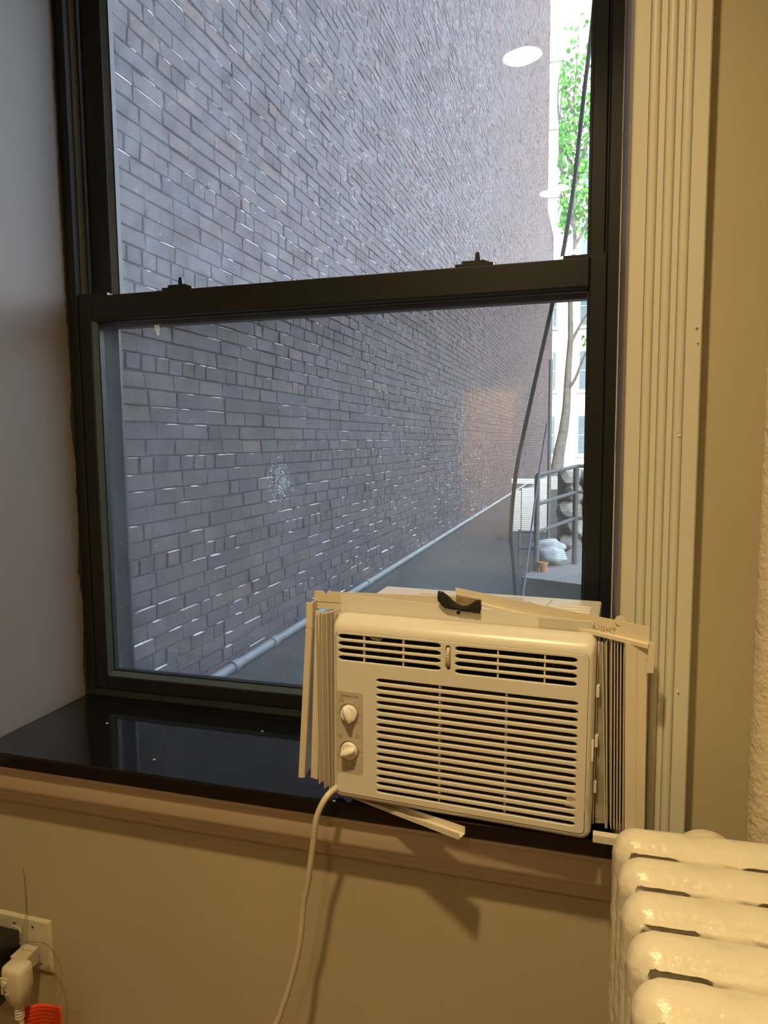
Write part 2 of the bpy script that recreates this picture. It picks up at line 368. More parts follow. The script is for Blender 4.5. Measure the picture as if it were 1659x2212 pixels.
# ragged line where wall paint meets the frame
for sx, xx in ((1, RL + .001), (-1, RR - .002)):
    mb = MB(); n = 150; prev = None
    for i in range(n + 1):
        z = -.582 + i * (1.82 / n); d = .0035 + .004 * noise.noise(Vector((xx * 9, 0, z * 9))) + .0022 * noise.noise(Vector((xx, 3, z * 60)))
        d = max(.0006, d); cur = [(xx, YF - .002, z), (xx + sx * .0006, YF - .002 - d * 2.2, z), (xx + sx * d * .5, YF - .004, z)]
        o = len(mb.v); mb.v += [Vector(c) for c in cur]
        if prev is not None: mb.f += [(prev, prev + 1, o + 1, o), (prev + 1, prev + 2, o + 2, o + 1)]
        prev = o
    mb.build('ragged_paint_edge', 'caulk' if sx > 0 else 'reveal', win)
def sash(name, x0, x1, y0, z0, z1, st_l, st_r, rl_b, rl_t, gl, beadw, dusty):
    """sash with stiles and rails, a glazing bead and two panes"""
    t = .030
    mb = MB()
    mb.box(x0, x0 + st_l, y0, y0 + t, z0, z1); mb.box(x1 - st_r, x1, y0, y0 + t, z0, z1)
    mb.box(x0 + st_l, x1 - st_r, y0, y0 + t, z0, z0 + rl_b); mb.box(x0 + st_l, x1 - st_r, y0, y0 + t, z1 - rl_t, z1)
    s = mb.build(name, 'frame', win, bevel=.0025)
    a, b, c, d = x0 + st_l, x1 - st_r, z0 + rl_b, z1 - rl_t
    mb = MB()     # bead sloping from the sash face back to the glass on all four sides
    yb0, yb1 = y0 + .003, y0 + .011
    inn = (a + beadw, b - .0008, c + beadw, d - .0025)
    P = [(a, yb0, c), (b, yb0, c), (b, yb0, d), (a, yb0, d), (inn[0], yb1, inn[2]), (inn[1], yb1, inn[2]), (inn[1], yb1, inn[3]), (inn[0], yb1, inn[3])]
    mb.add(P, [(0, 1, 5, 4), (1, 2, 6, 5), (2, 3, 7, 6), (3, 0, 4, 7)])
    mb.build('glazing_bead', 'bead', s, fix=False)
    mb = MB()     # dark rubber line and spacer between the panes
    for (xa, xb, za, zb) in ((inn[0], inn[0] + .003, c, d), (inn[1] - .003, inn[1], c, d), (a, b, inn[2], inn[2] + .003), (a, b, inn[3] - .003, inn[3])):
        mb.box(xa, xb, yb1 - .0005, yb1 + .014, za, zb)
    mb.build('spacer', 'frame', s)
    for k, (yy, mt) in enumerate(((yb1 + .001, 'glass_clean'), (yb1 + .013, dusty))):
        tw = (.0042, -.0022) if k else (0, 0)      # outer pane a little out of true
        MB().add([(a, yy + tw[0] - tw[1], c), (b, yy - tw[0] - tw[1], c), (b, yy - tw[0] + tw[1], d), (a, yy + tw[0] + tw[1], d)], [(0, 1, 2, 3)]).build('glass_pane', mt, s, fix=False)
    return s
low = sash('lower_sash', -1.111, .0125, YF, -.568, .326, .032, .030, .032, .052, 0, .0105, 'glass_lo')
upp = sash('upper_sash', -1.1065, .0085, YF + .042, .262, 1.20, .055, .028, .036, .05, 0, .010, 'glass_up')
MB().box(-1.111, .0125, YF + .030, YF + .041, .300, .322).build('meeting_strip', 'frame', win)
for x0, x1 in ((-1.108, -1.034), (-.064, .010)):
    MB().prism([(x0, YF + .002), (x1, YF + .002), (x1 - .004, YF + .03), (x0, YF + .03)], 2, .326, .3315).build('tilt_latch', 'frame', low)
for xc in (-.862, -.226):
    mb = MB(); mb.box(xc - .036, xc + .036, YF + .004, YF + .034, .326, .332); mb.box(xc - .024, xc + .020, YF + .008, YF + .032, .332, .338)
    mb.prism([(xc + .0, .338), (xc + .011, .338), (xc + .009, .353), (xc + .002, .353)], 1, YF + .010, YF + .018)
    mb.prism([(xc + .02, .332), (xc + .034, .332), (xc + .02, .337)], 1, YF + .008, YF + .03)
    mb.build('sash_lock', 'frame', low, bevel=.0008)
MB().box(-1.09, -.001, YF + .098, YF + .0985, -.56, .325).build('insect_screen', 'screen', win)
mb = MB(); mb.box(-1.111, -1.078, YF + .094, YF + .103, -.568, .33); mb.box(-.010, .0125, YF + .094, YF + .103, -.568, .33)
mb.box(-1.09, -.001, YF + .094, YF + .103, -.568, -.55); mb.box(-1.09, -.001, YF + .094, YF + .103, .30, .33)
mb.build('screen_frame', 'frame', win)
# specks and spatter on the outside of the panes
def spatter(pts, y):
    mb = MB()
    for x, z, r, el, an in pts:
        n = 6; vs = []
        for k in range(n):
            a = 2 * PI * k / n; u, v = r * math.cos(a), r * el * math.sin(a)
            vs.append((x + u * math.cos(an) - v * math.sin(an), y, z + u * math.sin(an) + v * math.cos(an)))
        mb.add(vs, [tuple(range(n))])
    return mb
pts = []
for i in range(330):
    pts.append((rnd.gauss(-.637, .011), rnd.gauss(-.078, .019), rnd.uniform(.0005, .0016), 1, 0))
for i in range(14): pts.append((rnd.gauss(-.625, .02), rnd.gauss(-.07, .05), .0006, 1, 0))
for i in range(12): pts.append((rnd.gauss(-.60, .012), rnd.gauss(-.008, .004), .0009, 1, 0))
for i in range(10): pts.append((rnd.gauss(-.623, .006), rnd.gauss(.078, .003), .0007, 1, 0))
for i in range(230): pts.append((rnd.uniform(-1.05, -.02), rnd.uniform(-.52, .24), rnd.uniform(.0003, .0009), 1, 0))
spatter(pts, YF + .0135).build('white_spatter', 'speck', low, fix=False, kind='stuff')
pts = []
for i in range(620):
    x = -1.03 + 1.01 * (rnd.random() ** .6); z = rnd.uniform(.33, 1.0)
    if rnd.random() < .10: pts.append((x, z, rnd.uniform(.0003, .0005), rnd.uniform(5, 14), rnd.uniform(-.7, .7)))
    else: pts.append((x, z, rnd.uniform(.0003, .0010), rnd.uniform(1, 2), rnd.uniform(0, 3)))
spatter(pts, YF + .0526).build('white_spatter', 'speck', upp, fix=False, kind='stuff')
MB().add([(-.925, YF + .0107, .256), (-.912, YF + .0107, .257), (-.910, YF + .0107, .246), (-.913, YF + .0107, .242), (-.912, YF + .0107, .236), (-.917, YF + .0107, .233), (-.922, YF + .0107, .245)], [tuple(range(7))]).build('dried_dropping', 'speck', low, fix=False, label='small whitish dried dropping on the glass')

# stone sill (T shaped in plan)
mb = MB()
mb.prism([(-1.30, 1.034), (.155, 1.034), (.155, YW - .001), (RR - .0022, YW - .001), (RR - .0022, 1.46), (RL + .0012, 1.46), (RL + .0012, YW - .001), (-1.30, YW - .001)], 2, -.6105, -.5825)
mb.build('window_sill', 'stone', win, bevel=.0035, seg=3, label='black polished stone sill')
# chips of paint on the sill
for x, y in ((-.973, 1.21), (-.775, 1.088), (-.40, 1.035), (-.64, 1.26)):
    MB().box(x, x + .004, y, y + .003, -.5825, -.5815).build('paint_chip', 'speck', win)

# apron moulding under the sill, and the fluted casing on the right
prof = [(YW - .0005, -.6107), (1.040, -.6107), (1.039, -.617), (1.042, -.620), (1.045, -.626), (1.046, -.634), (1.0465, -.656), (1.049, -.664), (1.053, -.669),
        (1.053, -.6725), (1.0555, -.6735), (1.0565, -.679), (1.0595, -.683), (1.0595, -.6865), (1.063, -.688), (1.065, -.694), (YW - .0005, -.6955)]
MB().prism(prof, 0, -1.35, .15).build('trim_2', 'apron', kind='structure', smooth=25)
x0 = .038
pr = [(x0, YW - .0005), (x0, 1.0545), (x0 + .002, 1.0525), (x0 + .0195, 1.0525)]
def reed(a, b):
    o = [(a, 1.0545), (a + .0008, 1.0560), (a + .0016, 1.0545)]
    m = 8; r = (b - a - .0030) / 2; cx = a + .0016 + r
    for k in range(m + 1):
        an = PI - PI * k / m; o.append((cx + r * math.cos(an), 1.0545 - .0042 * math.sin(an)))
    o += [(b - .0010, 1.0556), (b - .0002, 1.0530)]
    return o
pr += reed(x0 + .0195, x0 + .0335) + [(x0 + .0405, 1.0525)] + reed(x0 + .0408, x0 + .0545) + [(x0 + .0612, 1.0525)] + reed(x0 + .0615, x0 + .0755)
pr += [(x0 + .0935, 1.0525), (x0 + .0955, 1.0545), (x0 + .0955, YW - .0005)]
mb = MB()
mb.prism(pr, 2, -.5823, 1.30)
tr = mb.build('trim_1', 'trimpaint', kind='structure', smooth=25)
for x, z, r in ((.108, .005, .0030), (.1065, .010, .002), (.126, .15, .0016), (.128, .13, .0012), (.118, -.355, .0014), (.045, -.36, .001)):
    MB().lathe((x, 1.0515, z), [(.0001, -.0018), (r * .6, -.0014), (r, 0), (r * 1.2, .003)], 1, 8).build('paint_lump', 'trimpaint', tr, smooth=60)
pts = [(.235, -.15), (.180, -.245), (.17, -.20), (.155, -.29), (.15, -.33)]
MB().box(RR - .004, RR + .0025, YF - .012, YF - .004, -.58, 1.2).build('caulk_bead', 'trimpaint', wf)

# ------------------------------------------------------------------ ceiling downlights (their own light)
def downlight(x, y, label, k=1.0):
    t = thing('ceiling_light', label, 'ceiling light', (x, y, ZC), 0, 'ceiling downlights')
    MB().lathe((0, 0, 0), [(.058, -.001), (.060, -.006), (.078, -.005), (.080, 0)], 2, 36).build('trim_ring', 'ceiling', t, smooth=40)
    MB().disc((0, 0, -.0075), .056, 2, .002, 32).build('lens', 'lamp', t)
    ld = bpy.data.lights.new('downlight_lamp', 'AREA'); ld.shape = 'DISK'; ld.size = .11; ld.energy = LAMP_POWER * k; ld.color = LAMP_COL; ld.spread = math.radians(125)
    lo = bpy.data.objects.new('downlight_lamp', ld); C.objects.link(lo); lo.parent = t; lo.location = (0, 0, -.012)
downlight(-.288, .142, 'round recessed downlight nearest the window', 1.38)
downlight(-.270, -1.306, 'round recessed downlight in the middle of the room', .45)
downlight(-.262, -2.75, 'added round fill downlight furthest from the window', .5)  # unseen downlight added to help light the room
# unseen doorway and lit hall, added to make the warm reflection in the panes
dr = thing('added_doorway', kind='structure')
mb = MB(); mb.box(-1.27, -1.18, YB + .001, YB + .03, ZF, .53); mb.box(-.70, -.61, YB + .001, YB + .03, ZF, .53); mb.box(-1.18, -.70, YB + .001, YB + .03, .44, .53)
mb.build('door_casing', 'trimpaint', dr, bevel=.004)
hall = MB(); hall.box(-1.6, -.3, YB - 1.5, YB - 1.4, ZF, 1.0); hall.box(-1.7, -1.6, YB - 1.4, YB - .101, ZF, 1.0); hall.box(-.3, -.2, YB - 1.4, YB - .101, ZF, 1.0); hall.box(-1.6, -.3, YB - 1.4, YB - .101, 1.0, 1.1); hall.box(-1.6, -.3, YB - 1.4, YB - .101, ZF - .1, ZF)
hall.build('added_hall_walls', 'hall', kind='structure')
ld = bpy.data.lights.new('added_hall_lamp', 'AREA'); ld.shape = 'DISK'; ld.size = .2; ld.energy = 26; ld.color = (1.0, .66, .32)  # added lamp, brightens the hall for its reflection in the glass
lo = bpy.data.objects.new('added_hall_lamp', ld); C.objects.link(lo); lo.location = (-.95, YB - .7, .97 + ZO)

# ------------------------------------------------------------------ air conditioner
def acm():
    cz, sz = math.cos(-.0427), math.sin(-.0427); Rz = Matrix(((cz, -sz, 0), (sz, cz, 0), (0, 0, 1)))
    c, s = math.cos(.0068), math.sin(.0068); Rx = Matrix(((1, 0, 0), (0, c, -s), (0, s, c)))
    c, s = math.cos(.0095), math.sin(.0095); Ry = Matrix(((c, 0, s), (0, 1, 0), (-s, 0, c)))
    return (Rz @ Rx @ Ry)
AR = acm(); AS = .979
ac = thing('air_conditioner', 'white window air conditioner with slotted front and two knobs standing on the black sill', 'air conditioner', tuple(AS * k for k in (-.198, 1.029, -.428)))
ac.rotation_euler = AR.to_euler(); ac.scale = (AS, AS, AS)
# coordinates below: u to the right, w into the room's wall, v up, from the centre of the front
def stadium(a, b, vc, h, n=7, point=1.5):
    r = h / 2; L = r * point; pts = []
    for k in range(n + 1):
        t = -PI / 2 + PI * k / n; pts.append((b - L + L * math.cos(t), vc + r * math.sin(t)))
    for k in range(n + 1):
        t = PI / 2 + PI * k / n; pts.append((a + L + L * math.cos(t), vc + r * math.sin(t)))
    return pts
def V(mm): return mm / 1000
TOPV = 128
holes = []
def vy(v): return V(v)
for k in range(4):
    vc = 120.3 - 11.7 * k
    holes.append([(V(p[0]), V(p[1])) for p in stadium(-190, -22, vc, 7.6, point=2.2)])
    holes.append([(V(p[0]), V(p[1])) for p in stadium(0, 178, vc - 1.8, 7.6, point=2.2)])
holes.append([(V(p[0]), V(p[1])) for p in rrect(-14.5, -7, 85, 122, 3.6)])
for k in range(16):
    vc = 55.0 - 12.1 * k
    holes.append([(V(p[0]), V(p[1])) for p in stadium(-126, 181, vc, 6.4, point=2.6)])
outer = rrect(-.194, .194, -.140, V(TOPV), .008)
plate = curve_plate(outer, holes, .0042, .0010)
for v in plate.vertices: v.co.y += .0021
# rolled rim around the plate
inner = rrect(-.1945, .1945, -.1405, .1285, .008, 8); outl = rrect(-.203, .203, -.150, .151, .015, 8)
mb = MB(); n = len(inner); K = 9
for j in range(K + 3):
    for i in range(n):
        a, b = inner[i], outl[i]
        up = max(0., min(1., (a[1] - .06) / .065)); depth = .0095 + .020 * up * up
        if j <= K:
            t = j / K * PI / 2; s = math.sin(t); mb.v.append(Vector((a[0] + (b[0] - a[0]) * s, depth * (1 - math.cos(t)), a[1] + (b[1] - a[1]) * s)))
        elif j == K + 1: mb.v.append(Vector((b[0], .046 if b[1] < .12 else .034, b[1])))
        else: mb.v.append(Vector((b[0] * .975, .046 if b[1] < .12 else .034, b[1] * .975)))
mb.f += [(j * n + i, j * n + (i + 1) % n, (j + 1) * n + (i + 1) % n, (j + 1) * n + i) for j in range(K + 2) for i in range(n)]
mb.add([v.co for v in plate.vertices], [tuple(p.vertices) for p in plate.polygons])
front = mb.build('front_panel', 'plastic', ac, smooth=40)
# inner darkness and filter behind the slots
MB().box(-.188, .186, .0300, .032, .078, .130).build('air_outlet_back', 'slotdark', ac)
mb = MB(); mb.box(-.188, .186, .0045, .030, .0765, .0785); mb.box(-.192, -.188, .0045, .03, .0785, .128); mb.box(.186, .190, .0045, .03, .0785, .128); mb.box(-.192, .19, .0045, .030, .1265, .1285)
mb.build('air_outlet_duct', 'slotdark', ac)
MB().box(-.132, .186, .0135, .0150, -.135, .068).build('filter', 'filter', ac)
for u in (-.0245, .0775):
    mb = MB(); mb.box(u - .0016, u + .0016, .0046, .0132, -.130, .061); mb.build('filter_rib', 'curtain', ac)
for u in (-.1465, -.082, .0645, .1325):
    o_ = 0 if u < -.02 else -.0018
    MB().box(u - .0011, u + .0011, .0003, .0070, .0815 + o_, .1245 + o_).build('grille_bar', 'plastic', front)
MB().box(-.1350, .190, .0046, .0134, .0690, .0715).build('grille_backing', 'slotdark', ac)
for i, u in enumerate([-.165, -.140, -.112, -.085, -.058, -.034, .020, .046, .075, .102, .128, .156]):
    mb = MB(); pl = []
    for k in range(13):
        a = PI * k / 12; pl.append((.030 - .024 * math.sin(a), .1035 - .021 * math.cos(a)))
    vs = []
    for t in (-.0007, .0007):
        for p in pl: vs.append((u + t + (p[0] - .03) * -.7 , p[0], p[1]))
    m_ = len(pl); mb.add(vs, [(k, k + 1, m_ + k + 1, m_ + k) for k in range(m_ - 1)] + [tuple(range(m_)), tuple(range(m_, 2 * m_))[::-1]])
    mb.build('air_vane', 'vane', ac)
mb = MB(); mb.lathe((-.0133, .009, .1035), [(.0150, 0), (.0165, .0006), (.0165, .0048), (.0150, .0054)], 0, 30)
whl = mb.build('vent_wheel', 'plastic', ac, smooth=40)
for k in range(13):
    a = PI * .15 + PI * .7 * k / 12
    c_ = Vector((-.0133, .009 - .0165 * math.sin(a), .1035 - .0165 * math.cos(a)))
    MB().disc(c_, .0009, 0, .0054, 6).build('wheel_ridge', 'panel', whl)
# brand and control panel
lg = text_mesh('FRIGIDAIRE', .0084, sx=.80, align='LEFT'); lg.transform(Matrix.Translation((-.1890, -.0004, .0545)) @ Matrix.Rotation(0, 4, 'Y'))
link('brand_lettering', lg, 'ink', front)
cp_me = curve_plate(rrect(-.1950, -.1480, -.1060, .0310, .005), [], .0008, .0003); cp_me.transform(Matrix.Translation((0, -.00045, 0)))
cp = link('control_panel', cp_me, 'panel', ac, smooth=40)
rim = MB(); ol = rrect(-.1956, -.1474, -.1066, .0316, .0055); il = rrect(-.1946, -.1484, -.1056, .0306, .0050); n = len(ol)
rim.v = [Vector((p[0], -.0002, p[1])) for p in ol] + [Vector((p[0] * .5 + q[0] * .5, -.0013, p[1] * .5 + q[1] * .5)) for p, q in zip(ol, il)] + [Vector((q[0], -.0008, q[1])) for q in il]
rim.f = [(j * n + i, j * n + (i + 1) % n, (j + 1) * n + (i + 1) % n, (j + 1) * n + i) for j in range(2) for i in range(n)]
rim.build('panel_rim', 'plastic', cp, smooth=60)
def put_text(txt, u, v, size, mat='ink', rot=0):
    me = text_mesh(txt, size, .00012); me.transform(Matrix.Translation((u, -.00105, v)) @ Matrix.Rotation(rot, 4, 'Y')); return me
W_ = []
def T(txt, u, v, s, sx=1.0): W_.append((text_mesh(txt, s, .00012, sx=sx), Matrix.Translation((u, -.00110, v))))
T('TEMPERATURE', -.1715, .0215, .0052, .88)
T('Max', -.1848, .0165, .0040); T('Cool', -.1848, .0125, .0040)
for s_, a in (('7', 118), ('1', 62), ('2', 30), ('3', 2), ('4', -40), ('5', -95), ('6', 180)):
    T(s_, -.1715 + .0200 * math.cos(math.radians(a)), -.0065 + .0205 * math.sin(math.radians(a)), .0042)
T('Low', -.1875, -.0435, .0040); T('Cool', -.1875, -.0475, .0040)
T('Low', -.1580, -.0410, .0040); T('Fan', -.1580, -.0450, .0040)
T('OFF', -.1525, -.0680, .0040)
T('High', -.1880, -.0760, .0040); T('Cool', -.1880, -.0800, .0040)
T('High', -.1640, -.0885, .0040); T('Fan', -.1625, -.0925, .0040)
T('MODE', -.1700, -.0985, .0052)
merge(W_).build('lettering', 'ink', cp, fix=False, kind='stuff')
tick = MB()
for (cu_, cv_) in ((-.1715, -.0045), (-.1715, -.0665)):
    for a in (118, 90, 62, 30, 2, -40, 180) if cv_ > -.03 else (130, 50, 0, 205, 290):
        ca, sa = math.cos(math.radians(a)), math.sin(math.radians(a))
        for q in (0,):
            p0 = (cu_ + .0158 * ca, cv_ + .0158 * sa); p1 = (cu_ + .0178 * ca, cv_ + .0178 * sa); nx, nz = -sa * .0002, ca * .0002
            tick.add([(p0[0] + nx, -.0012, p0[1] + nz), (p1[0] + nx, -.0012, p1[1] + nz), (p1[0] - nx, -.0012, p1[1] - nz), (p0[0] - nx, -.0012, p0[1] - nz)], [(0, 1, 2, 3)])
tick.build('tick_marks', 'ink', cp, fix=False, kind='stuff')
def knob(u, v, ang, label):
    kb = MB(); kb.lathe((u, -.0008, v), [(.0150, 0), (.0150, -.0006), (.0142, -.0010), (.0139, -.0040), (.0134, -.0058), (.0126, -.0066)], 1, 40)
    k = kb.build('knob', 'knob', ac, smooth=35, label=label)
    MB().lathe((u, -.0007, v), [(.0146, 0), (.0163, -.0003), (.0163, -.0009), (.0148, -.0011)], 1, 40).build('knob_collar', 'screw', k, smooth=30)
    g = MB(); N = 16; rows = []
    for i in range(N + 1):
        t = -1 + 2 * i / N; x = .0130 * t; hw = .0052 * math.sqrt(max(.02, 1 - t * t)) + .0022; hh = .0125 - .0030 * abs(t) ** 3
        rows.append([(x, -.0060, -hw), (x, -.0060 - hh * .75, -hw * .55), (x, -.0060 - hh * .86, 0), (x, -.0060 - hh * .75, hw * .55), (x, -.0060, hw)])
    mt = Matrix.Translation((u, 0, v)) @ Matrix.Rotation(-ang, 4, 'Y')
    for r_ in rows: g.v += [mt @ Vector(p) for p in r_]
    g.f = [(i * 5 + j, i * 5 + j + 1, (i + 1) * 5 + j + 1, (i + 1) * 5 + j) for i in range(N) for j in range(4)] + [tuple(range(5)), tuple(range(N * 5, N * 5 + 5))]
    g.build('grip', 'knob', k, smooth=60)
    MB().hexa([mt @ Vector(p) for p in ((-.0128, -.0150, -.0004), (-.0040, -.0171, -.0004), (-.0040, -.0165, -.0004), (-.0128, -.0140, -.0004), (-.0128, -.0150, .0004), (-.0040, -.0171, .0004), (-.0040, -.0165, .0004), (-.0128, -.0140, .0004))]).build('pointer_line', 'panel', k)
knob(-.1715, -.0045, math.radians(112), 'upper round temperature knob')
knob(-.1715, -.0665, math.radians(28), 'lower round mode knob turned to high cool')
# tape patch at the lower right corner
tp = MB(); tp.v = [Vector(p) for p in ((.170, -.0003, -.079), (.1935, -.0004, -.080), (.1990, .0010, -.081), (.2037, .0080, -.081), (.2037, .022, -.082), (.166, -.0003, -.1005), (.1935, -.0004, -.1025), (.1990, .0010, -.104), (.2037, .0080, -.105), (.2037, .022, -.105))]
tp.f = [(i, i + 1, i + 6, i + 5) for i in range(4)]
tp.build('tape_patch', 'tape', ac, fix=False, label='yellowed clear tape across the lower right slots')
tv_ = MB(); tv_.v = [Vector(p) for p in ((-.158, .0035, .1392), (-.098, .0035, .1392), (-.1205, -.0006, .1175), (-.1335, -.0006, .1205))]
tv_.f = [(0, 1, 2, 3)]
tv_.build('tape_patch', 'tape2', ac, fix=False, label='pointed scrap of clear tape above the left vent')
# cabinet
cb = MB(); cb.box(-.197, .201, .0465, .262, -.1485, .1475)
cab = cb.build('cabinet', 'metalwhite', ac, bevel=.003)
MB().box(-.1985, .2020, .0440, .0475, -.1485, .1500).build('cabinet_lip', 'metalwhite', ac)
mb = MB()
for k in range(6):
    mb_ = MB(); y0_ = .085 + k * .028
for k in range(5):
    MB().tube([(.135, .125 + k * .018, .1478), (.1375, .125 + k * .018, .1490), (.183, .125 + k * .018, .1490), (.1855, .125 + k * .018, .1478)], .0032, 8).build('top_louver', 'metalwhite', cab, smooth=50)
MB().prism([(.088, .12), (.106, .12), (.118, .245), (.100, .245)], 2, .1478, .1492).build('stamped_rib', 'metalwhite', cab, bevel=.001)
sc_ = MB().lathe((.085, .205, .1476), [(.0065, 0), (.0065, .0008), (.0045, .0026), (.0005, .0030)], 2, 20).build('cabinet_screw', 'screw', cab, smooth=40)
lb = MB().box(-.015, .072, .165, .245, .1477, .1480).build('warning_label', 'paper', cab)
lt = MB()
for r_ in range(11):
    x = -.011
    while x < .066:
        w_ = rnd.uniform(.002, .007); lt.add([(x, .171 + r_ * .0063, .1482), (min(x + w_, .068), .171 + r_ * .0063, .1482), (min(x + w_, .068), .1738 + r_ * .0063, .1482), (x, .1738 + r_ * .0063, .1482)], [(0, 1, 2, 3)]); x += w_ + .0012
lt.build('label_print', 'inkgrey', lb, fix=False, kind='stuff')
MB().box(-.12, -.05, .215, .2225, .1477, .1487).build('stamped_groove', 'curtain2', cab)
for u_ in (-.165, .165):
    for w_ in (.06, .22): MB().lathe((u_, w_, -.1630), [(.010, 0), (.012, .014)], 2, 14).build('foot', 'blackpl', ac)
# upright flange along the top
fl = MB(); P = [(-.200, .1400), (.201, .1380), (.201, .1665), (.036, .1735), (.032, .1715), (.026, .1700), (.012, .1710), (.009, .1735), (-.200, .1790)]
fl.v = [Vector((p[0], .0372, p[1])) for p in P] + [Vector((p[0], .0388, p[1])) for p in P]; m_ = len(P)
fl.f = [tuple(range(m_)), tuple(range(m_, 2 * m_))[::-1]] + [(i, (i + 1) % m_, m_ + (i + 1) % m_, m_ + i) for i in range(m_)]
flg = fl.build('top_flange', 'metalwhite', ac)
MB().box(-.200, .201, .0388, .055, .1476, .1492).build('flange_foot', 'metalwhite', ac)
MB().box(.118, .1995, .0366, .0371, .1435, .1665).build('tape_strip', 'tape2', flg, label='wrinkled clear tape on the right of the flange')
MB().disc((-.004, .0366, .1645), .0030, 1, .0006, 16).build('flange_hole', 'slotdark', flg)
# side clips and dark gap on the right edge
for v in (.060, -.015, -.085): MB().box(.2035, .2085, .020, .034, v, v + .018).build('side_clip', 'metalwhite', ac, bevel=.0008)
MB().box(.1990, .2035, -.0003 + .006, .0075, -.030, .002).build('side_latch', 'knob', ac)

# folded side curtains
def slab(name, parent, mat, a, b, thick, **k):
    """vertical leaf between line a (top u,w,v / bottom u,w,v) and line b"""
    (at, ab), (bt, bb) = a, b
    P = [Vector(p) for p in (ab, bb, bt, at)]; nrm = (P[1] - P[0]).cross(P[3] - P[0]).normalized() * thick
    mb = MB().hexa([P[0], P[1], P[1] + nrm, P[0] + nrm, P[3], P[2], P[2] + nrm, P[3] + nrm]); return mb.build(name, mat, parent, bevel=.0004, seg=1, **k)
lc = thing_l = None
cl = MB(); cl.box(-.2045, -.2005, .034, .066, -.146, .146)
cl_o = cl.build('side_curtain', 'curtain', ac, label='folded accordion curtain fanned out at the left side')
tops = [(-.208, .150), (-.214, .1510), (-.222, .1490), (-.231, .1460), (-.241, .1440)]
bots = [(-.2085, -.1530), (-.2140, -.1560), (-.2200, -.1560), (-.2290, -.1540), (-.2390, -.1480)]
for i, ((ut, vt), (ub, vb)) in enumerate(zip(tops, bots)):
    f_, b_ = .026, .060
    slab('pleat', cl_o, 'curtain', ((ut, f_, vt), (ub, f_, vb)), ((ut + .004, b_, vt), (ub + .004, b_, vb)), .0011)
    if i:
        slab('pleat', cl_o, 'curtain', ((ut, f_ + .001, vt - .001), (ub, f_ + .001, vb + .001)), ((tops[i - 1][0], b_, vt), (bots[i - 1][0], b_, vb)), .0009)
# outer frame of the left curtain: a leaning channel
lf = MB()
prof_l = [(-.2570, .027), (-.2555, .022), (-.2445, .022), (-.2440, .027), (-.2470, .0265), (-.2480, .040), (-.2500, .060), (-.2520, .060), (-.2500, .040), (-.2500, .0265)]
def chan(prof, vt, vb, dub, dvb=0):
    n = len(prof); mb = MB(); mb.v = [Vector((p[0], p[1], vt)) for p in prof] + [Vector((p[0] + dub, p[1], vb + (p[0] + .25) * dvb)) for p in prof]
    mb.f = [(i, (i + 1) % n, n + (i + 1) % n, n + i) for i in range(n)] + [tuple(range(n)), tuple(range(n, 2 * n))[::-1]]
    return mb
chan(prof_l, .164, .122, -.001).build('frame_rail', 'curtain2', cl_o, label='upper piece of the leaning outer rail')
chan([(p[0] - .0015, p[1]) for p in prof_l], .1215, -.139, -.0175, .1).build('frame_rail', 'curtain2', cl_o)
slab('frame_leaf', cl_o, 'curtain2', ((-.243, .030, .150), (-.2550, .030, -.140)), ((-.2365, .034, .150), (-.2440, .034, -.144)), .0012)
slab('frame_leaf', cl_o, 'curtain', ((-.2475, .044, .120), (-.2560, .040, -.143)), ((-.240, .05, .130), (-.2400, .046, -.148)), .0012)
# right curtain
cr_o = MB().box(.2040, .2060, .030, .066, -.138, .140).build('side_curtain', 'curtain', ac, label='tightly folded accordion curtain at the right side')
rt = [(.2095, .140, .2225), (.2150, .143, .2245), (.2225, .143, .2300), (.2265, .143, .2345), (.2305, .143, .2385), (.2350, .143, .2425), (.2395, .143, .2470)]
for i, (ut, vt, ub) in enumerate(rt):
    slab('pleat', cr_o, 'curtain', ((ut, .0225, vt), (ub, .0225, -.1375)), ((ut + .001, .058, vt), (ub + .001, .058, -.1375)), .0012)
    if i: slab('pleat', cr_o, 'curtain', ((ut, .024, vt - .002), (ub, .024, -.1365)), ((rt[i - 1][0] + .001, .056, vt - .002), (rt[i - 1][2] + .001, .056, -.1365)), .0009)
slab('film_leaf', cr_o, 'film', ((.2062, .030, .141), (.2075, .030, -.136)), ((.2175, .034, .138), (.2225, .034, -.136)), .0006)
slab('film_leaf', cr_o, 'film', ((.2040, .036, .139), (.2050, .036, -.130)), ((.2105, .038, .139), (.2150, .038, -.136)), .0006)
fr_ = MB(); Pt = [(.2415, .147), (.2715, .145), (.2710, .100), (.2768, -.135), (.2500, -.138)]
for yy in (.0150, .0175):
    fr_.v += [Vector((p[0], yy, p[1])) for p in Pt]
m_ = len(Pt); fr_.f = [tuple(range(m_)), tuple(range(m_, 2 * m_))[::-1]] + [(i, (i + 1) % m_, m_ + (i + 1) % m_, m_ + i) for i in range(m_)]
frp = fr_.build('frame_panel', 'curtain2', cr_o, label='flat outer panel of the right curtain')
slab('frame_fold', frp, 'curtain2', ((.2565, .0145, .145), (.2640, .0145, -.136)), ((.2572, .0151, .145), (.2647, .0151, -.136)), .0010)
slab('frame_fold', frp, 'curtain', ((.2700, .0140, .128), (.2755, .0140, -.134)), ((.2708, .0170, .128), (.2763, .0170, -.134)), .0009)
slab('base_strip', cr_o, 'curtain', ((.2060, .012, -.1375), (.2060, .012, -.1495)), ((.262, .014, -.1375), (.262, .014, -.1495)), .0120)
slab('base_strip', cr_o, 'curtain2', ((.222, .0105, -.1385), (.222, .0105, -.1500)), ((.262, .0110, -.1385), (.262, .0110, -.1500)), .0010)

def acw(u, w, v): return (Vector((-.198, 1.029, -.428)) + AR @ Vector((u, w, v))) * AS
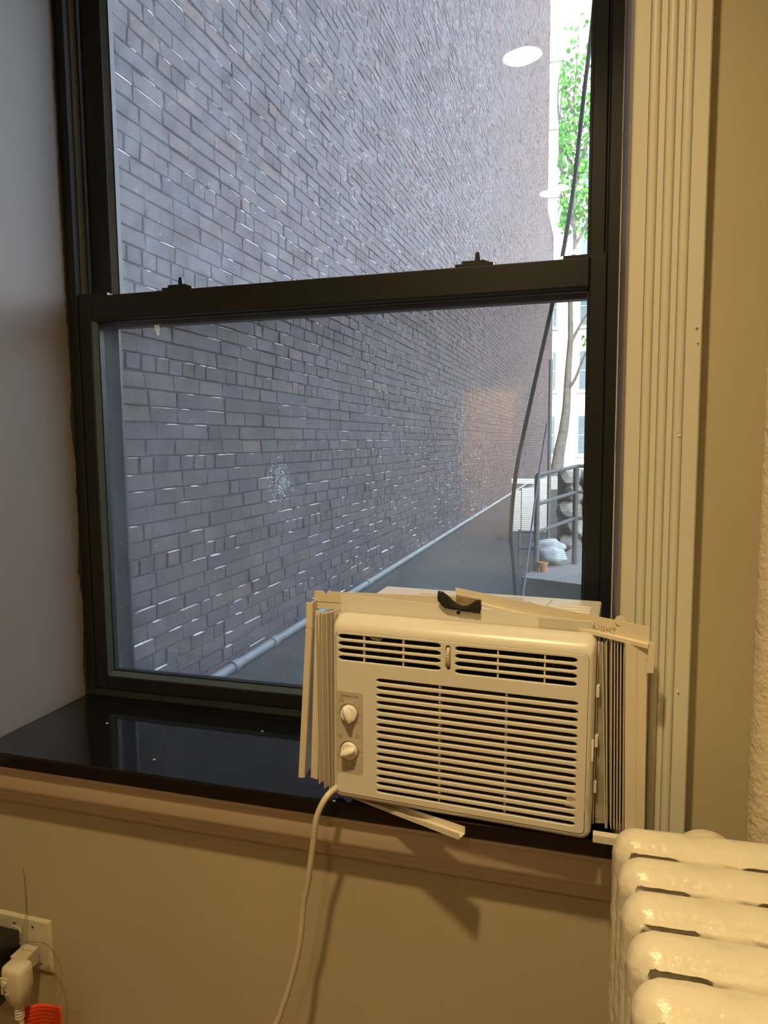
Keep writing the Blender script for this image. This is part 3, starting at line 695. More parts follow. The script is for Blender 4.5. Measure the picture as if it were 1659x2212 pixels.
# loose clip hanging at the right rail's end
mb = MB(); mb.v = [acw(*p) for p in ((.2735, .0105, .154), (.2805, .0090, .1490), (.2800, .0090, .1080), (.2700, .0105, .1060), (.2735, .0125, .154), (.2805, .0110, .1490), (.2800, .0110, .1080), (.2700, .0125, .1060))]
mb.f = [(0, 1, 2, 3), (7, 6, 5, 4), (0, 4, 5, 1), (1, 5, 6, 2), (2, 6, 7, 3), (3, 7, 4, 0)]
mb.build('plastic_clip', 'curtain2', bevel=.0012, label='small cream plastic clip hanging at the end of the tilted rail beside the fluted casing', category='clip')
# tilted top rail on the right (sloping from the cabinet top down over the casing)
a0, a1 = Vector(acw(-.024, .105, .1885)), Vector(acw(.2735, .017, .1715))
dirv = (a1 - a0).normalized(); upv = Vector((0, 0, 1)); nv = dirv.cross(upv).normalized()
hL, hR = .0135, .0220
mb = MB()
prof_r = [(0, 0), (.0016, 0), (.0016, -1), (.0085, -1.05), (.0085, -1.30), (.0, -1.22)]
def railpt(base, p, h): return base - nv * p[0] * -1 + Vector((0, 0, p[1] * h))
n = len(prof_r)
mb.v = [railpt(a0, p, hL) for p in prof_r] + [railpt(a1, p, hR) for p in prof_r]
mb.f = [(i, (i + 1) % n, n + (i + 1) % n, n + i) for i in range(n)] + [tuple(range(n)), tuple(range(n, 2 * n))[::-1]]
rr_ = thing('curtain_rail', 'long cream plastic rail tilted across the cabinet top and down over the window casing', 'rail', tuple(a0))
mb.v = [v - a0 for v in mb.v]
mb.build('channel', 'curtain2', rr_)
q = a0.lerp(a1, .80)
MB().lathe(Vector(a0.lerp(a1, .865)) - a0 + Vector((0, -.0022, .0005)), [(.0032, 0), (.0072, 0), (.0072, .0022), (.0032, .0022)], 1, 18).build('screw_eye', 'curtain2', rr_, smooth=30)
tx = text_mesh('RIGHT', .0115, .0004, align='LEFT'); ang = math.atan2(dirv.z, math.hypot(dirv.x, dirv.y))
tx.transform(Matrix.Translation(a0.lerp(a1, .775) - a0 + Vector((-.012, -.0008, -.0145))) @ Matrix.Rotation(math.atan2(dirv.y, dirv.x), 4, 'Z') @ Matrix.Rotation(-ang, 4, 'Y'))
link('embossed_lettering', tx, 'curtain2', rr_)
# left top rail
b0, b1 = Vector(acw(-.2545, .052, .1775)), Vector(acw(.028, .045, .1885))
rl = thing('curtain_rail', 'short cream plastic rail with a notched end lying above the left curtain', 'rail', tuple(b0))
d2 = (b1 - b0); L2 = d2.length; d2n = d2.normalized(); n2 = Vector((d2n.y, -d2n.x, 0)).normalized()
Pq = [(0, 0), (.016, .0005), (.0175, -.0035), (.021, -.0045), (.023, -.002), (.0255, .0012), (.030, 0), (L2, 0), (L2, -.020), (0, -.017)]
mb = MB()
for s_ in (0, -.0018): mb.v += [d2n * p[0] + Vector((0, 0, p[1])) - n2 * s_ * -1 for p in Pq]
m_ = len(Pq); mb.f = [tuple(range(m_)), tuple(range(m_, 2 * m_))[::-1]] + [(i, (i + 1) % m_, m_ + (i + 1) % m_, m_ + i) for i in range(m_)]
mb.build('channel', 'curtain2', rl)
mb = MB(); mb.hexa([d2n * x + Vector((0, y, z)) for z in (-.0295, -.0175) for x, y in ((.0, .001), (.052, .001), (.052, .012), (0, .012))]); mb.build('channel_groove', 'curtain', rl)
# black foam strip with a bare backing
f0, f1 = Vector(acw(-.036, .038, .1950)), Vector(acw(.0300, .038, .1900))
mb = MB(); N = 26; top = [(.0, .001), (.1, .0), (.22, -.004), (.35, -.011), (.45, -.0150), (.55, -.0170), (.7, -.0150), (.8, -.0105), (.9, -.0050), (1.0, -.0035)]
def tv(t):
    for (a, va), (b, vb) in zip(top, top[1:]):
        if t <= b: return va + (vb - va) * (t - a) / (b - a)
    return top[-1][1]
rows = []
for i in range(N + 1):
    t = i / N; base = f0.lerp(f1, t); zt = tv(t) + .0012 * noise.noise(Vector((t * 30, 0, 0))); zb = -.0225 + .0015 * noise.noise(Vector((t * 20, 5, 0))) + (.010 * max(0, (.18 - t) / .18))
    yj = .0015 * noise.noise(Vector((t * 18, 9, 0)))
    rows.append([base + Vector((0, -.0075 + yj, zb)), base + Vector((0, -.0095 + yj, (zt + zb) / 2)), base + Vector((0, -.0060 + yj, zt)), base + Vector((0, .0015, zt + .0005)), base + Vector((0, .002, zb))])
for r_ in rows: mb.v += [p - f0 for p in r_]
mb.f = [(i * 5 + j, i * 5 + (j + 1) % 5, (i + 1) * 5 + (j + 1) % 5, (i + 1) * 5 + j) for i in range(N) for j in range(5)] + [tuple(range(5)), tuple(range(N * 5, N * 5 + 5))]
ft = thing('foam_strip', 'torn black foam strip tucked behind the top flange of the air conditioner', 'foam', tuple(f0))
mb.build('foam', 'foam', ft, smooth=60)
g0, g1 = f0.lerp(f1, .42) - f0, f1 - f0
MB().hexa([g0 + Vector((0, .0008, -.021)), g1 + Vector((.001, .0008, -.021)), g1 + Vector((.001, .0052, -.021)), g0 + Vector((0, .0052, -.021)),
           g0 + Vector((0, .0008, -.0018)), g1 + Vector((.001, .0008, -.0040)), g1 + Vector((.001, .0052, -.0040)), g0 + Vector((0, .0052, -.0018))]).build('backing', 'foamwood', ft)
# loose channel under the unit, poking out over the sill
e0, e1 = Vector((-.370, 1.058, -.5800)), Vector((-.1790, .9910, -.5835))
dc = (e1 - e0).normalized(); sd = Vector((-dc.y, dc.x, 0)).normalized()      # points back to the wall
mb = MB(); pc = [(-.009, .0085), (-.009, -.001), (.010, -.001), (.010, .0105), (.0088, .0105), (.0088, .0002), (-.0078, .0002), (-.0078, .0085)]
n = len(pc)
mb.v = [sd * p[0] + Vector((0, 0, p[1] * .02)) for p in pc] + [(e1 - e0) + sd * p[0] + Vector((0, 0, p[1] * 1.0)) for p in pc]
for i in range(n): mb.v[i] = sd * pc[i][0] + Vector((0, 0, min(pc[i][1], .0030)))
mb.f = [(i, (i + 1) % n, n + (i + 1) % n, n + i) for i in range(n)] + [tuple(range(n)), tuple(range(n, 2 * n))[::-1]]
ch = mb.build('plastic_channel', 'curtain', label='loose cream plastic channel poking out from under the air conditioner over the sill edge', category='channel')
ch.location = (e0.x, e0.y, e0.z + ZO + .0005)

# ------------------------------------------------------------------ power cord and plug
def smooth_path(pts, n=8):
    pts = [Vector(p) for p in pts]; out = []
    P = [pts[0] * 2 - pts[1]] + pts + [pts[-1] * 2 - pts[-2]]
    for i in range(1, len(P) - 2):
        for k in range(n):
            t = k / n; a, b, c, d = P[i - 1], P[i], P[i + 1], P[i + 2]
            out.append(.5 * ((2 * b) + (c - a) * t + (2 * a - 5 * b + 4 * c - d) * t * t + (3 * b - a - 3 * c + d) * t ** 3))
    out.append(pts[-1]); return out
ACO = Vector((-.198, 1.029, -.428))
def tl(mb):
    mb.v = [AR.transposed() @ (v - ACO * AS) / AS for v in mb.v]; return mb
path = [(-.376, 1.075, -.560), (-.382, 1.040, -.552), (-.393, 1.000, -.552), (-.409, .990, -.585), (-.4185, .992, -.640), (-.4310, .997, -.710), (-.4395, 1.000, -.745), (-.4480, 1.002, -.810), (-.4600, 1.003, -.865), (-.4800, 1.004, -.930), (-.5020, 1.005, -.985),
        (-.56, 1.01, -1.08), (-.68, 1.02, -1.20), (-.84, 1.02, -1.25), (-.96, 1.01, -1.20), (-1.005, .988, -1.12), (-1.013, .985, -1.07)]
tl(MB().tube(smooth_path(path, 7), .0050, 10)).build('power_cord', 'cord', ac, smooth=60, label='long cream cord hanging below the sill')
pg = Vector((-1.015, .985, -.992))
mb = MB()    # tapering body of the test plug
secs = [(.030, .0195, .0150), (.0275, .0225, .0175), (.018, .0240, .0190), (-.010, .0240, .0190), (-.030, .0200, .0170), (-.042, .0140, .0130), (-.050, .0090, .0090)]
for z, hx, hy in secs:
    for k in range(16):
        a = 2 * PI * k / 16; c_, s_ = math.cos(a), math.sin(a)
        mb.v.append(pg + Vector((hx * abs(c_) ** .45 * (1 if c_ > 0 else -1), hy * abs(s_) ** .45 * (1 if s_ > 0 else -1), z)))
mb.f = [(j * 16 + k, j * 16 + (k + 1) % 16, (j + 1) * 16 + (k + 1) % 16, (j + 1) * 16 + k) for j in range(len(secs) - 1) for k in range(16)] + [tuple(range(16))[::-1], tuple(range(96, 112))]
pl_ = tl(mb).build('power_plug', 'plug', ac, smooth=45, label='cream test plug with reset button at the outlet')
for k in range(5): tl(MB().lathe(pg + Vector((.0, 0, -.051 - k * .006)), [(.0070, .0015), (.0088, .0008), (.0088, -.0020), (.0070, -.0028)], 2, 14)).build('strain_relief_ring', 'plug', pl_, smooth=50)
tl(MB().box(pg.x - .020, pg.x - .002, pg.y - .0205, pg.y - .0180, -.020 + pg.z, .014 + pg.z)).build('button_plate', 'plate', pl_, bevel=.003)
tl(MB().disc(pg + Vector((-.0105, -.0235, .004)), .0052, 1, .004, 18)).build('reset_button', 'plug', pl_)
tl(MB().disc(pg + Vector((-.0095, -.0225, -.0105)), .0026, 1, .003, 12)).build('test_button', 'screw', pl_)
# adapter cube between plug and outlet
ad = MB().hexa([Vector(p) for p in ((-1.053, 1.008, -1.000), (-1.016, 1.008, -1.000), (-1.044, 1.0685, -1.028), (-1.078, 1.0685, -1.028), (-1.053, 1.008, -.971), (-1.016, 1.008, -.971), (-1.044, 1.0685, -.994), (-1.078, 1.0685, -.994))])
ad.build('plug_adapter', 'plug', bevel=.002, label='small cream wall tap between the test plug and the outlet plate', category='adapter')
# outlet plate
op = thing('outlet_plate', 'ivory two-gang outlet cover plate low on the wall under the sill', 'outlet', (-1.078, YW, -1.000))
pm = MB(); a_, b_, c_, d_ = -.112, .057, -.057, .057
pm.v = [Vector(p) for p in ((a_, -.0005, c_), (b_, -.0005, c_), (b_, -.0005, d_), (a_, -.0005, d_), (a_ + .006, -.0060, c_ + .006), (b_ - .006, -.0060, c_ + .006), (b_ - .006, -.0060, d_ - .006), (a_ + .006, -.0060, d_ - .006))]
pm.f = [(0, 1, 5, 4), (1, 2, 6, 5), (2, 3, 7, 6), (3, 0, 4, 7), (4, 5, 6, 7), (3, 2, 1, 0)]
pm.build('cover_plate', 'plate', op, bevel=.0012)
for x, z in ((.015, .038), (-.030, .038), (.030, -.0375), (-.030, -.0375), (.044, -.030)):
    if x < .04: MB().lathe((x, -.006, z), [(.0030, .0005), (.0028, -.0008), (.0004, -.0012)], 1, 12).build('screw', 'screw', op, smooth=40)
for z in (.016, -.020): MB().lathe((-.030, -.0058, z), [(.0165, 0), (.0165, -.0012), (.0150, -.0018)], 1, 24).build('socket_face', 'plate', op)
ba = thing('power_adapter', 'black plug-in power adapter with a white sticker left of the cream plug', 'adapter', (-1.122, 1.03, -1.008))
MB().box(-.040, .044, -.044, .030, -.070, .050).build('body', 'blackpl', ba, bevel=.005, seg=3)
MB().box(-.030, .036, -.034, -.012, .0501, .0504).build('sticker', 'paper', ba)
# orange tag
tg = MB(); N = 14
for j in range(9):
    for i in range(N + 1):
        t = i / N; x = -1.027 + .092 * t + .004 * (j / 8); z = -1.066 + .030 * t ** 1.6 + .004 * math.sin(t * 5) - j * .013 * (1 - .15 * t); y = 1.000 + .010 * math.sin(t * 3.0) + .002 * j / 8
        tg.v.append(Vector((x + 1.0, y - 1.0, z + 1.07)))
tg.f = [(j * (N + 1) + i, j * (N + 1) + i + 1, (j + 1) * (N + 1) + i + 1, (j + 1) * (N + 1) + i) for j in range(8) for i in range(N)]
tgt = thing('warning_tag', 'bright orange printed warning tag hanging by the outlet', 'tag', (-1.0, 1.0, -1.07))
to = tg.build('tag', 'orange', tgt, smooth=60, fix=False); so = to.modifiers.new('solid', 'SOLIDIFY'); so.thickness = .0008
tp_ = MB()
for r_ in range(6):
    x = .02
    zz = .008 + r_ * .0082
    while x < .96:
        w_ = rnd.uniform(.02, .07); vs = []
        for t, dz in ((x, 0), (min(x + w_, .97), 0), (min(x + w_, .97), .0022), (x, .0022)):
            xx = -1.027 + .092 * t; z = -1.066 + .030 * t ** 1.6 + .004 * math.sin(t * 5) - zz * (1 - .15 * t) + dz; y = 1.0 + .010 * math.sin(t * 3.0) - .0012
            vs.append((xx + 1.0, y - 1.0, z + 1.07))
        if r_ < 5 or x < .5: tp_.add(vs, [(0, 1, 2, 3)])
        x += w_ + .012
tp_.build('tag_print', 'orangeink', to, fix=False, kind='stuff')
st = smooth_path([(-1.070, 1.069, -.835), (-1.068, 1.069, -.875), (-1.067, 1.066, -.925), (-1.055, 1.045, -.940), (-1.045, 1.030, -.955), (-1.005, 1.045, -.962), (-.985, 1.050, -.990), (-.968, 1.045, -1.012), (-.962, 1.030, -1.045), (-.960, 1.012, -1.070)], 6)
MB().tube([p - Vector((-1.0, 1.0, -1.0)) for p in st], .0007, 6).build('string', 'string').location = (-1.0, 1.0, -1.0 + ZO)
so_ = bpy.data.objects['string']; so_['label'] = 'thin brown string looped over the outlet plate down to the orange tag'; so_['category'] = 'string'

# ------------------------------------------------------------------ radiator
rad = thing('radiator', 'thickly painted cream cast iron radiator standing in front of the window casing', 'radiator', (.029, .868, -1.35), math.radians(2.2))
TOPZ = .878    # above the floor
def sdf_rr(x, z, hw, top, r):      # distance inside the outline (positive inside), open at the bottom
    dx = hw - abs(x); dz = top - z
    if dx < r and dz < r: return r - math.hypot(r - dx, r - dz)
    return min(dx, dz)
PY = [(0, 0), (.0005, .0070), (.0012, .0105), (.0022, .0135), (.0034, .0155), (.0052, .0178), (.0074, .0202), (.0086, .0212), (.0094, .0226), (.0104, .0252), (.0116, .0270), (.0135, .0279), (.0180, .0283), (9, .0283)]
def prof_y(e):      # cast profile: rounded crest, sloping band, raised shoulder
    for (a, va), (b, vb) in zip(PY, PY[1:]):
        if e <= b: return va + (vb - va) * (e - a) / (b - a)
    return .0283
def section_mesh(seed):
    W, T_, r = .212, .0565, .030; hw = W / 2
    zs = [0, .0004, .0010, .0018, .0027, .0036, .0045, .0054, .0063, .0072, .0082, .0092, .0102, .0112, .0122, .0132, .0145, .016, .018, .0205, .023, .026, .029, .032, .036, .040, .045, .05, .056, .063, .07, .08, .09] + [.10 + .012 * k for k in range(53)] + [.74]
    nu = 74; vs = []; cols = nu + 1
    for side in (-1, 1):
        for d in zs:
            z = TOPZ - d
            half = hw if d >= r else hw - r + math.sqrt(max(0, r * r - (r - d) ** 2))
            for i in range(cols):
                s = -1 + 2 * i / nu; s = math.sin(s * PI / 2) * .35 + s * .65
                x = s * half; e = max(0, sdf_rr(x, z, hw, TOPZ, r))
                zz_ = z; q = min(1, e / .012); y = prof_y(e)
                # shallow step running parallel to the rim
                pass
                # long pockets left and right of the hub
                for c0, c1 in ((-.088, -.0330), (.0330, .088)):
                    mx_ = (c0 + c1) / 2; hx = (c1 - c0) / 2
                    dd = max(abs(x - mx_) - hx + .006, (z - (TOPZ - .0116)) + .006)
                    dist = (math.hypot(max(abs(x - mx_) - hx + .006, 0), max(z - (TOPZ - .0116) + .006, 0)) + min(dd, 0)) - .006
                    y += .0016 * math.exp(-(max(dist, 0) / .0025) ** 2)
                    if dist < .0: y -= (.0075 + .0080 * noise.noise(Vector((x * 55, z * 55, seed * 7))) + .0030 * noise.noise(Vector((x * 150, z * 150, seed * 5)))) * min(1, -dist / .0022)
                # hub
                rh = math.hypot(x, z - (TOPZ - .060)); y += .0055 * max(0, 1 - (rh / .048) ** 4)
                y += (.0016 * noise.noise(Vector((x * 45, z * 45 + 10 * seed, side))) + .0009 * noise.noise(Vector((x * 140, z * 140 + 7 * seed, side)))) * q
                dy = .0022 * noise.noise(Vector((z * 55, seed * 3.1, y * 60))) * (1 - q)
                vs.append(Vector((x + hw + dy, side * y, zz_)))
    nz = len(zs); N1 = nz * cols; f = []
    for s in (0, 1):
        o = s * N1
        for j in range(nz - 1):
            for i in range(nu): f.append((o + j * cols + i, o + j * cols + i + 1, o + (j + 1) * cols + i + 1, o + (j + 1) * cols + i))
    bm = bmesh.new(); V_ = [bm.verts.new(v) for v in vs]
    for q in f: bm.faces.new([V_[k] for k in q])
    bmesh.ops.remove_doubles(bm, verts=bm.verts, dist=.00035)
    bmesh.ops.recalc_face_normals(bm, faces=bm.faces)
    me = bpy.data.meshes.new('radiator_section'); bm.to_mesh(me); bm.free(); return me
secm = [section_mesh(k) for k in range(3)]
NS = 9
for k in range(NS):
    me = secm[k % 3]
    o = link('radiator_section', me, 'radiator', rad, smooth=75)
    o.location = ((k % 2) * .0008, -k * .0635, 0)
for k in range(NS - 1):
    for zz in (TOPZ - .06, .17):
        MB().lathe((.106, -k * .0635 - .040, zz), [(.021, 0), (.021, .018)], 1, 20).build('nipple', 'radiator', rad)
for yy in (0, -(NS - 1) * .0635):
    for xx in (.03, .182): MB().lathe((xx, yy, 0), [(.020, 0), (.016, .02), (.014, .14)], 2, 14).build('foot', 'radiator', rad, smooth=50)
MB().lathe((.112, .026, TOPZ - .050), [(.040, 0), (.040, .018), (.036, .026), (.020, .032), (.001, .034)], 1, 32).build('end_plug', 'radiator', rad, smooth=50)
# riser pipe beside it
rp = thing('riser_pipe', 'thick painted vertical heating pipe against the wall right of the casing', 'pipe', (.2345, .995, -1.35))
mb = MB(); N = 60; n = 28
for j in range(N + 1):
    z = 2.70 * j / N
    for k in range(n):
        a = 2 * PI * k / n; r_ = .0335 + .0008 * noise.noise(Vector((math.cos(a) * 3, math.sin(a) * 3, z * 14))); mb.v.append(Vector((r_ * math.cos(a), r_ * math.sin(a), z)))
mb.f = [(j * n + k, j * n + (k + 1) % n, (j + 1) * n + (k + 1) % n, (j + 1) * n + k) for j in range(N) for k in range(n)]
mb.build('pipe', 'pipe', rp, smooth=60)
MB().lathe((0, 0, .0), [(.060, 0), (.060, .006), (.035, .014)], 2, 30).build('floor_collar', 'pipe', rp)

# ------------------------------------------------------------------ outside
XB = -1.735
nb = thing('neighboring_building', 'tall dark brick wall of the neighbouring building running along the alley', 'building', (XB, 1.6, -1.13))
NO = Vector((XB, 1.6, -1.13))
MB().box(-.30, -.0075, .01, 24.0, -.1, 18.0).build('wall', 'mortar', nb)
MB().box(-.30, -.0075, 24.0, 27.6, -.1, 9.0).build('rear_extension', 'mortar', nb)
HC = .0677
def brick_verts(r, L, fine):
    """one brick, its long side along y, face towards +x"""
    h = HC - .0080 + r.uniform(-.0015, .0015); p = r.uniform(-.001, .005)
    tilt = r.uniform(-.003, .003); ti2 = r.uniform(-.0025, .0025)
    f = []
    for (yy, zz) in ((0, 0), (L, 0), (L, h), (0, h)):
        f.append((p + (tilt if yy else -tilt) + (ti2 if zz else -ti2), yy + r.uniform(-.0015, .0015), zz + r.uniform(-.0015, .0015)))
    vs = [(-.010, a[1], a[2]) for a in f]
    if fine:
        c = .0022
        vs += [(a[0] - .0022, a[1], a[2]) for a in f]
        cy = L / 2; cz = h / 2
        vs += [(a[0], a[1] + (c if a[1] < cy else -c), a[2] + (c if a[2] < cz else -c)) for a in f]
        fs = [(i, (i + 1) % 4, 4 + (i + 1) % 4, 4 + i) for i in range(4)] + [(4 + i, 4 + (i + 1) % 4, 8 + (i + 1) % 4, 8 + i) for i in range(4)] + [(8, 9, 10, 11)]
    else:
        vs += f; fs = [(i, (i + 1) % 4, 4 + (i + 1) % 4, 4 + i) for i in range(4)] + [(4, 5, 6, 7)]
    return vs, fs, f, h
LS, LH = .205, .098
lib = {}
for kind_, L in (('s', LS), ('h', LH)):
    lib[kind_] = []
    for k in range(8):
        vs, fs, f, h = brick_verts(rnd, L - .008, True); mb = MB().add(vs, fs)
        me = bpy.data.meshes.new('brick'); me.from_pydata([tuple(v) for v in mb.v], [], mb.f); me.materials.append(M['brick']); lib[kind_].append((me, f, h))
spots = []
lit_edge = MB(); r2 = random.Random(11)
ncrs = int(15.5 / HC)
for c in range(ncrs):
    z = c * HC; y = .015 + r2.uniform(0, .1); header_row = (c % 6 == 3)
    zt = z - 1.13
    while y < 26.2:
        kd = 'h' if (header_row or r2.random() < .07) else 's'; L = LH if kd == 'h' else LS
        Y = y + 1.6
        if zt < .76 * Y + .9 and not (Y > 25.5 and zt > 7.8): spots.append((y, z, kd, Y))
        y += L
near = sorted([s for s in spots if s[3] > 2.10], key=lambda s: (s[3] ** 2 + (s[1] - 1.13) ** 2 * 1.0))[:300]
nset = set((s[0], s[1]) for s in near)
far = MB()
for (y, z, kd, Y) in spots:
    if (y, z) in nset:
        k = r2.randrange(8); me, f, h = lib[kd][k]
        o = bpy.data.objects.new('brick', me); C.objects.link(o); o.parent = nb; o.location = (0, y, z)
    else:
        vs, fs, f, h = brick_verts(r2, (LH if kd == 'h' else LS) - .008, Y < 9)
        o_ = len(far.v); far.v += [Vector((a[0], a[1] + y, a[2] + z)) for a in vs]; far.f += [tuple(i + o_ for i in q) for q in fs]
    # pale mortar slivers painting sky light onto the top edges of some bricks
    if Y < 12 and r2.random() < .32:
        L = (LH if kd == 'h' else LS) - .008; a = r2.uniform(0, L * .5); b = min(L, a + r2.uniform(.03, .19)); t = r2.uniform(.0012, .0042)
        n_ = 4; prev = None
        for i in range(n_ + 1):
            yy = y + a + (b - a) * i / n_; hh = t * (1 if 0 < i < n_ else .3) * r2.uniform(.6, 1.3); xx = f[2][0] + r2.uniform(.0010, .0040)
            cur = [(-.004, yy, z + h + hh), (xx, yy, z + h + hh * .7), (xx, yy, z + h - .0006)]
            o_ = len(lit_edge.v); lit_edge.v += [Vector(p) for p in cur]
            if prev is not None: lit_edge.f += [(prev, prev + 1, o_ + 1, o_), (prev + 1, prev + 2, o_ + 2, o_ + 1)]
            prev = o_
fo = far.build('brick', 'brick', nb, fix=False, kind='stuff')
fo.name = 'far_brickwork'
lit_edge.build('painted_edge_light', 'lit_edge', nb, fix=False, kind='stuff')
# drain pipe along the foot of that wall
gp = thing('drain_pipe', 'pale grey pipe running along the foot of the dark brick wall', 'pipe', (XB + .035, 2.0, -1.10))
MB().tube([(0, -.36, 0), (0, 19, 0)], .024, 12).build('pipe', 'gutter', gp, smooth=60)
for y in (1.05, 1.50, 3.2, 5.6, 8.2, 11.2): MB().tube([(0, y, 0), (0, y + .06, 0)], .031, 12).build('coupling', 'gutter', gp, smooth=50)
# ground
MB().box(XB, 7.4, 1.605, 17.0, -1.33, -1.13).build('ground_near', 'asphalt', kind='structure').name = 'ground'
MB().box(-12, 14, 17.0, 36, -1.63, -1.33).build('ground', 'concrete', kind='structure')
mb = MB(); mb.box(XB - 2, RL - .16, 1.475, 1.60, -1.3, 27); mb.box(RR, 3.27, 1.475, 1.60, -1.3, 27); mb.box(RL - .16, RR, 1.475, 1.60, -1.3, -.62); mb.box(RL - .16, RR, 1.475, 1.60, 1.24, 27)  # own building, unseen; height and right end shaped to block the sun
mb.box(XB - 2, 3.27, -6, 1.60, 27, 27.1)
mb.build('outer_wall', 'brick', kind='structure')

MB().box(7.5, 7.8, 1.7, 31.8, -1.5, 1.4).build('yard_wall', 'brick', kind='structure')
# far apartment building
FY = 32.0
fb = thing('apartment_building', 'pale sunlit apartment building at the far end of the yard with tall windows', 'building', (0, FY, -1.5))
MB().box(-10, 9, 0, 6, 0, 21).build('wall', 'facade', fb)
zlist = [.0, 2.75, 5.45, 8.2, 10.95, 13.7, 16.4]
for zi, z in enumerate(zlist):
    for xi, x in enumerate((-4.9, -3.3, -1.62, -.03 , 1.55, 3.2)):
        if xi < 1 or xi > 4: continue
        xa = (-2.55 if xi == 2 else (-.75 if xi == 3 else x)); wd = .80 if xi == 2 else .95
        wz = z + .95
        f_ = MB(); f_.box(xa - .05, xa + wd + .05, -.03, .0, wz - .05, wz + 1.65); 
        wo_ = f_.build('window', 'farframe', fb)
        MB().box(xa, xa + wd, -.045, -.031, wz, wz + .78).build('pane', 'farglass', wo_); MB().box(xa, xa + wd, -.045, -.031, wz + .82, wz + 1.60).build('pane', 'farglass', wo_)
        MB().box(xa - .12, xa + wd + .12, -.10, 0, wz - .16, wz - .05).build('window_ledge', 'facade', wo_)

# tree in the yard
TY = 28.0; TS = 2.0
TB = Vector((-1.42, TY, -1.33))
tree = thing('tree', 'slender tree with fresh green leaves standing far back in the yard behind the stone wall', 'tree', tuple(TB))
TO = Vector((-.71, 14, -.665))
tree.scale = (TS, TS, TS)
TY = 14.0
tk = [(-.72, TY, -.665), (-.68, TY, -.25), (-.60, TY, .20), (-.555, TY, .60), (-.535, TY, 1.3), (-.50, TY, 1.9), (-.515, TY, 2.6), (-.49, TY, 3.2), (-.45, TY, 3.6), (-.48, TY, 4.2), (-.40, TY, 5.0), (-.52, TY, 6.0), (-.45, TY, 7.2)]
MB().tube([Vector(p) - TO for p in tk], [.13, .105, .09, .078, .062, .050, .044, .038, .034, .030, .026, .018, .010], 10).build('trunk', 'bark', tree, smooth=60)
br = [[(-.545, TY, .95), (-.40, TY - .1, 1.15), (-.22, TY - .2, 1.6), (.05, TY - .2, 2.0)], [(-.53, TY, 1.75), (-.38, TY, 2.05), (-.2, TY, 2.35), (.1, TY, 2.6)],
      [(-.51, TY, 2.55), (-.62, TY, 2.66), (-.75, TY, 2.62)], [(-.45, TY, 3.6), (-.30, TY, 3.85), (-.12, TY, 4.3), (.1, TY, 4.6)],
      [(-.46, TY, 3.9), (-.60, TY, 4.2), (-.70, TY, 4.9), (-.76, TY, 5.4)], [(-.46, TY, 4.1), (-.7, TY + .2, 4.5), (-.77, TY + .2, 4.8)],
      [(-.42, TY, 4.8), (-.65, TY, 5.3), (-.80, TY, 6.1), (-.75, TY, 6.9)], [(-.42, TY, 5.0), (-.25, TY, 5.5), (-.05, TY, 6.4), (.1, TY, 7.2)],
      [(-.50, TY, 5.9), (-.65, TY, 6.3), (-.72, TY, 6.9)], [(-.70, TY, 4.9), (-.76, TY, 5.5), (-.74, TY, 6.3)]]
ends = []
for b in br:
    sp = smooth_path(b, 4); m_ = len(sp)
    MB().tube([p - TO for p in sp], [.030 * (1 - i / m_) + .006 for i in range(m_)], 6).build('branch', 'bark', tree, smooth=60)
    if b[0][2] > 3.0: ends += sp[2:]
twig = MB(); lf_ = MB(); r3 = random.Random(5)
def leaf(c, s):
    d = Vector((r3.gauss(0, 1), r3.gauss(0, 1), r3.gauss(0, .6))).normalized(); u = d.orthogonal().normalized(); u.rotate(Matrix.Rotation(r3.uniform(0, 6), 3, d)); w = d.cross(u)
    tp = [(0, 0), (.45, .35), (.30, .62), (1.0, .05), (.30, -.62), (.45, -.35)]
    P = [c + u * (a * s) + w * (b * s * .8) + d * (abs(b) * s * .15) for a, b in ((0, 0), (.3, .45), (.65, .38), (1, 0), (.65, -.38), (.3, -.45))]
    if min(p.x for p in P) > -.08: lf_.add(P, [tuple(range(6))])
for e in ends:
    for k in range(5):
        d = Vector((r3.gauss(0, .30), r3.gauss(0, .25), r3.gauss(.02, .22))); q = e + d
        if q.z < 3.75 and r3.random() < .7: continue
        if (q - TO).x > -.10: twig.tube([e - TO, e + d * .5 + Vector((0, 0, .03)) - TO, q - TO], [.006, .004, .002], 4)
        for m_ in range(7): leaf(q + Vector((r3.gauss(0, .11), r3.gauss(0, .1), r3.gauss(0, .09))) - TO, r3.uniform(.06, .125))
for m_ in range(26): leaf(Vector((-.16 + r3.gauss(0, .10), TY - .2, 1.72 + r3.gauss(0, .10))) - TO, .08)
twig.build('twigs', 'bark', tree, fix=False, kind='stuff')
lf_.build('foliage', 'leaf', tree, fix=False, kind='stuff')

# railing on the landing outside
rg = thing('railing', 'grey metal pipe railing around the landing outside the window', 'railing', (-.385, 5.0, -1.13))
RO = Vector((-.385, 5.0, -1.13))
for (x, y, zt, r_) in ((-.385, 5.0, -.235, .019), (-.135, 5.35, -.180, .021)):
    MB().tube([Vector((x, y, -.904)) - RO, Vector((x, y, zt)) - RO], r_, 10).build('post', 'rail', rg, smooth=60)
for za, zb in ((-.235, -.185), (-.438, -.372), (-.633, -.565)):
    MB().tube([Vector((-.385, 5.0, za)) - RO, Vector((-.135, 5.35, zb)) - RO], .0135, 8).build('rail', 'rail', rg, smooth=60)
    MB().tube([Vector((-.135, 5.35, zb)) - RO, Vector((.6, 5.4, zb + .01)) - RO], .0135, 8).build('rail', 'rail', rg, smooth=60)
for z in (-.633, -.75): MB().tube([Vector((-.385, 5.0, z)) - RO, Vector((-.505, 5.02, z)) - RO], .008, 8).build('bracket', 'rail', rg, smooth=60)
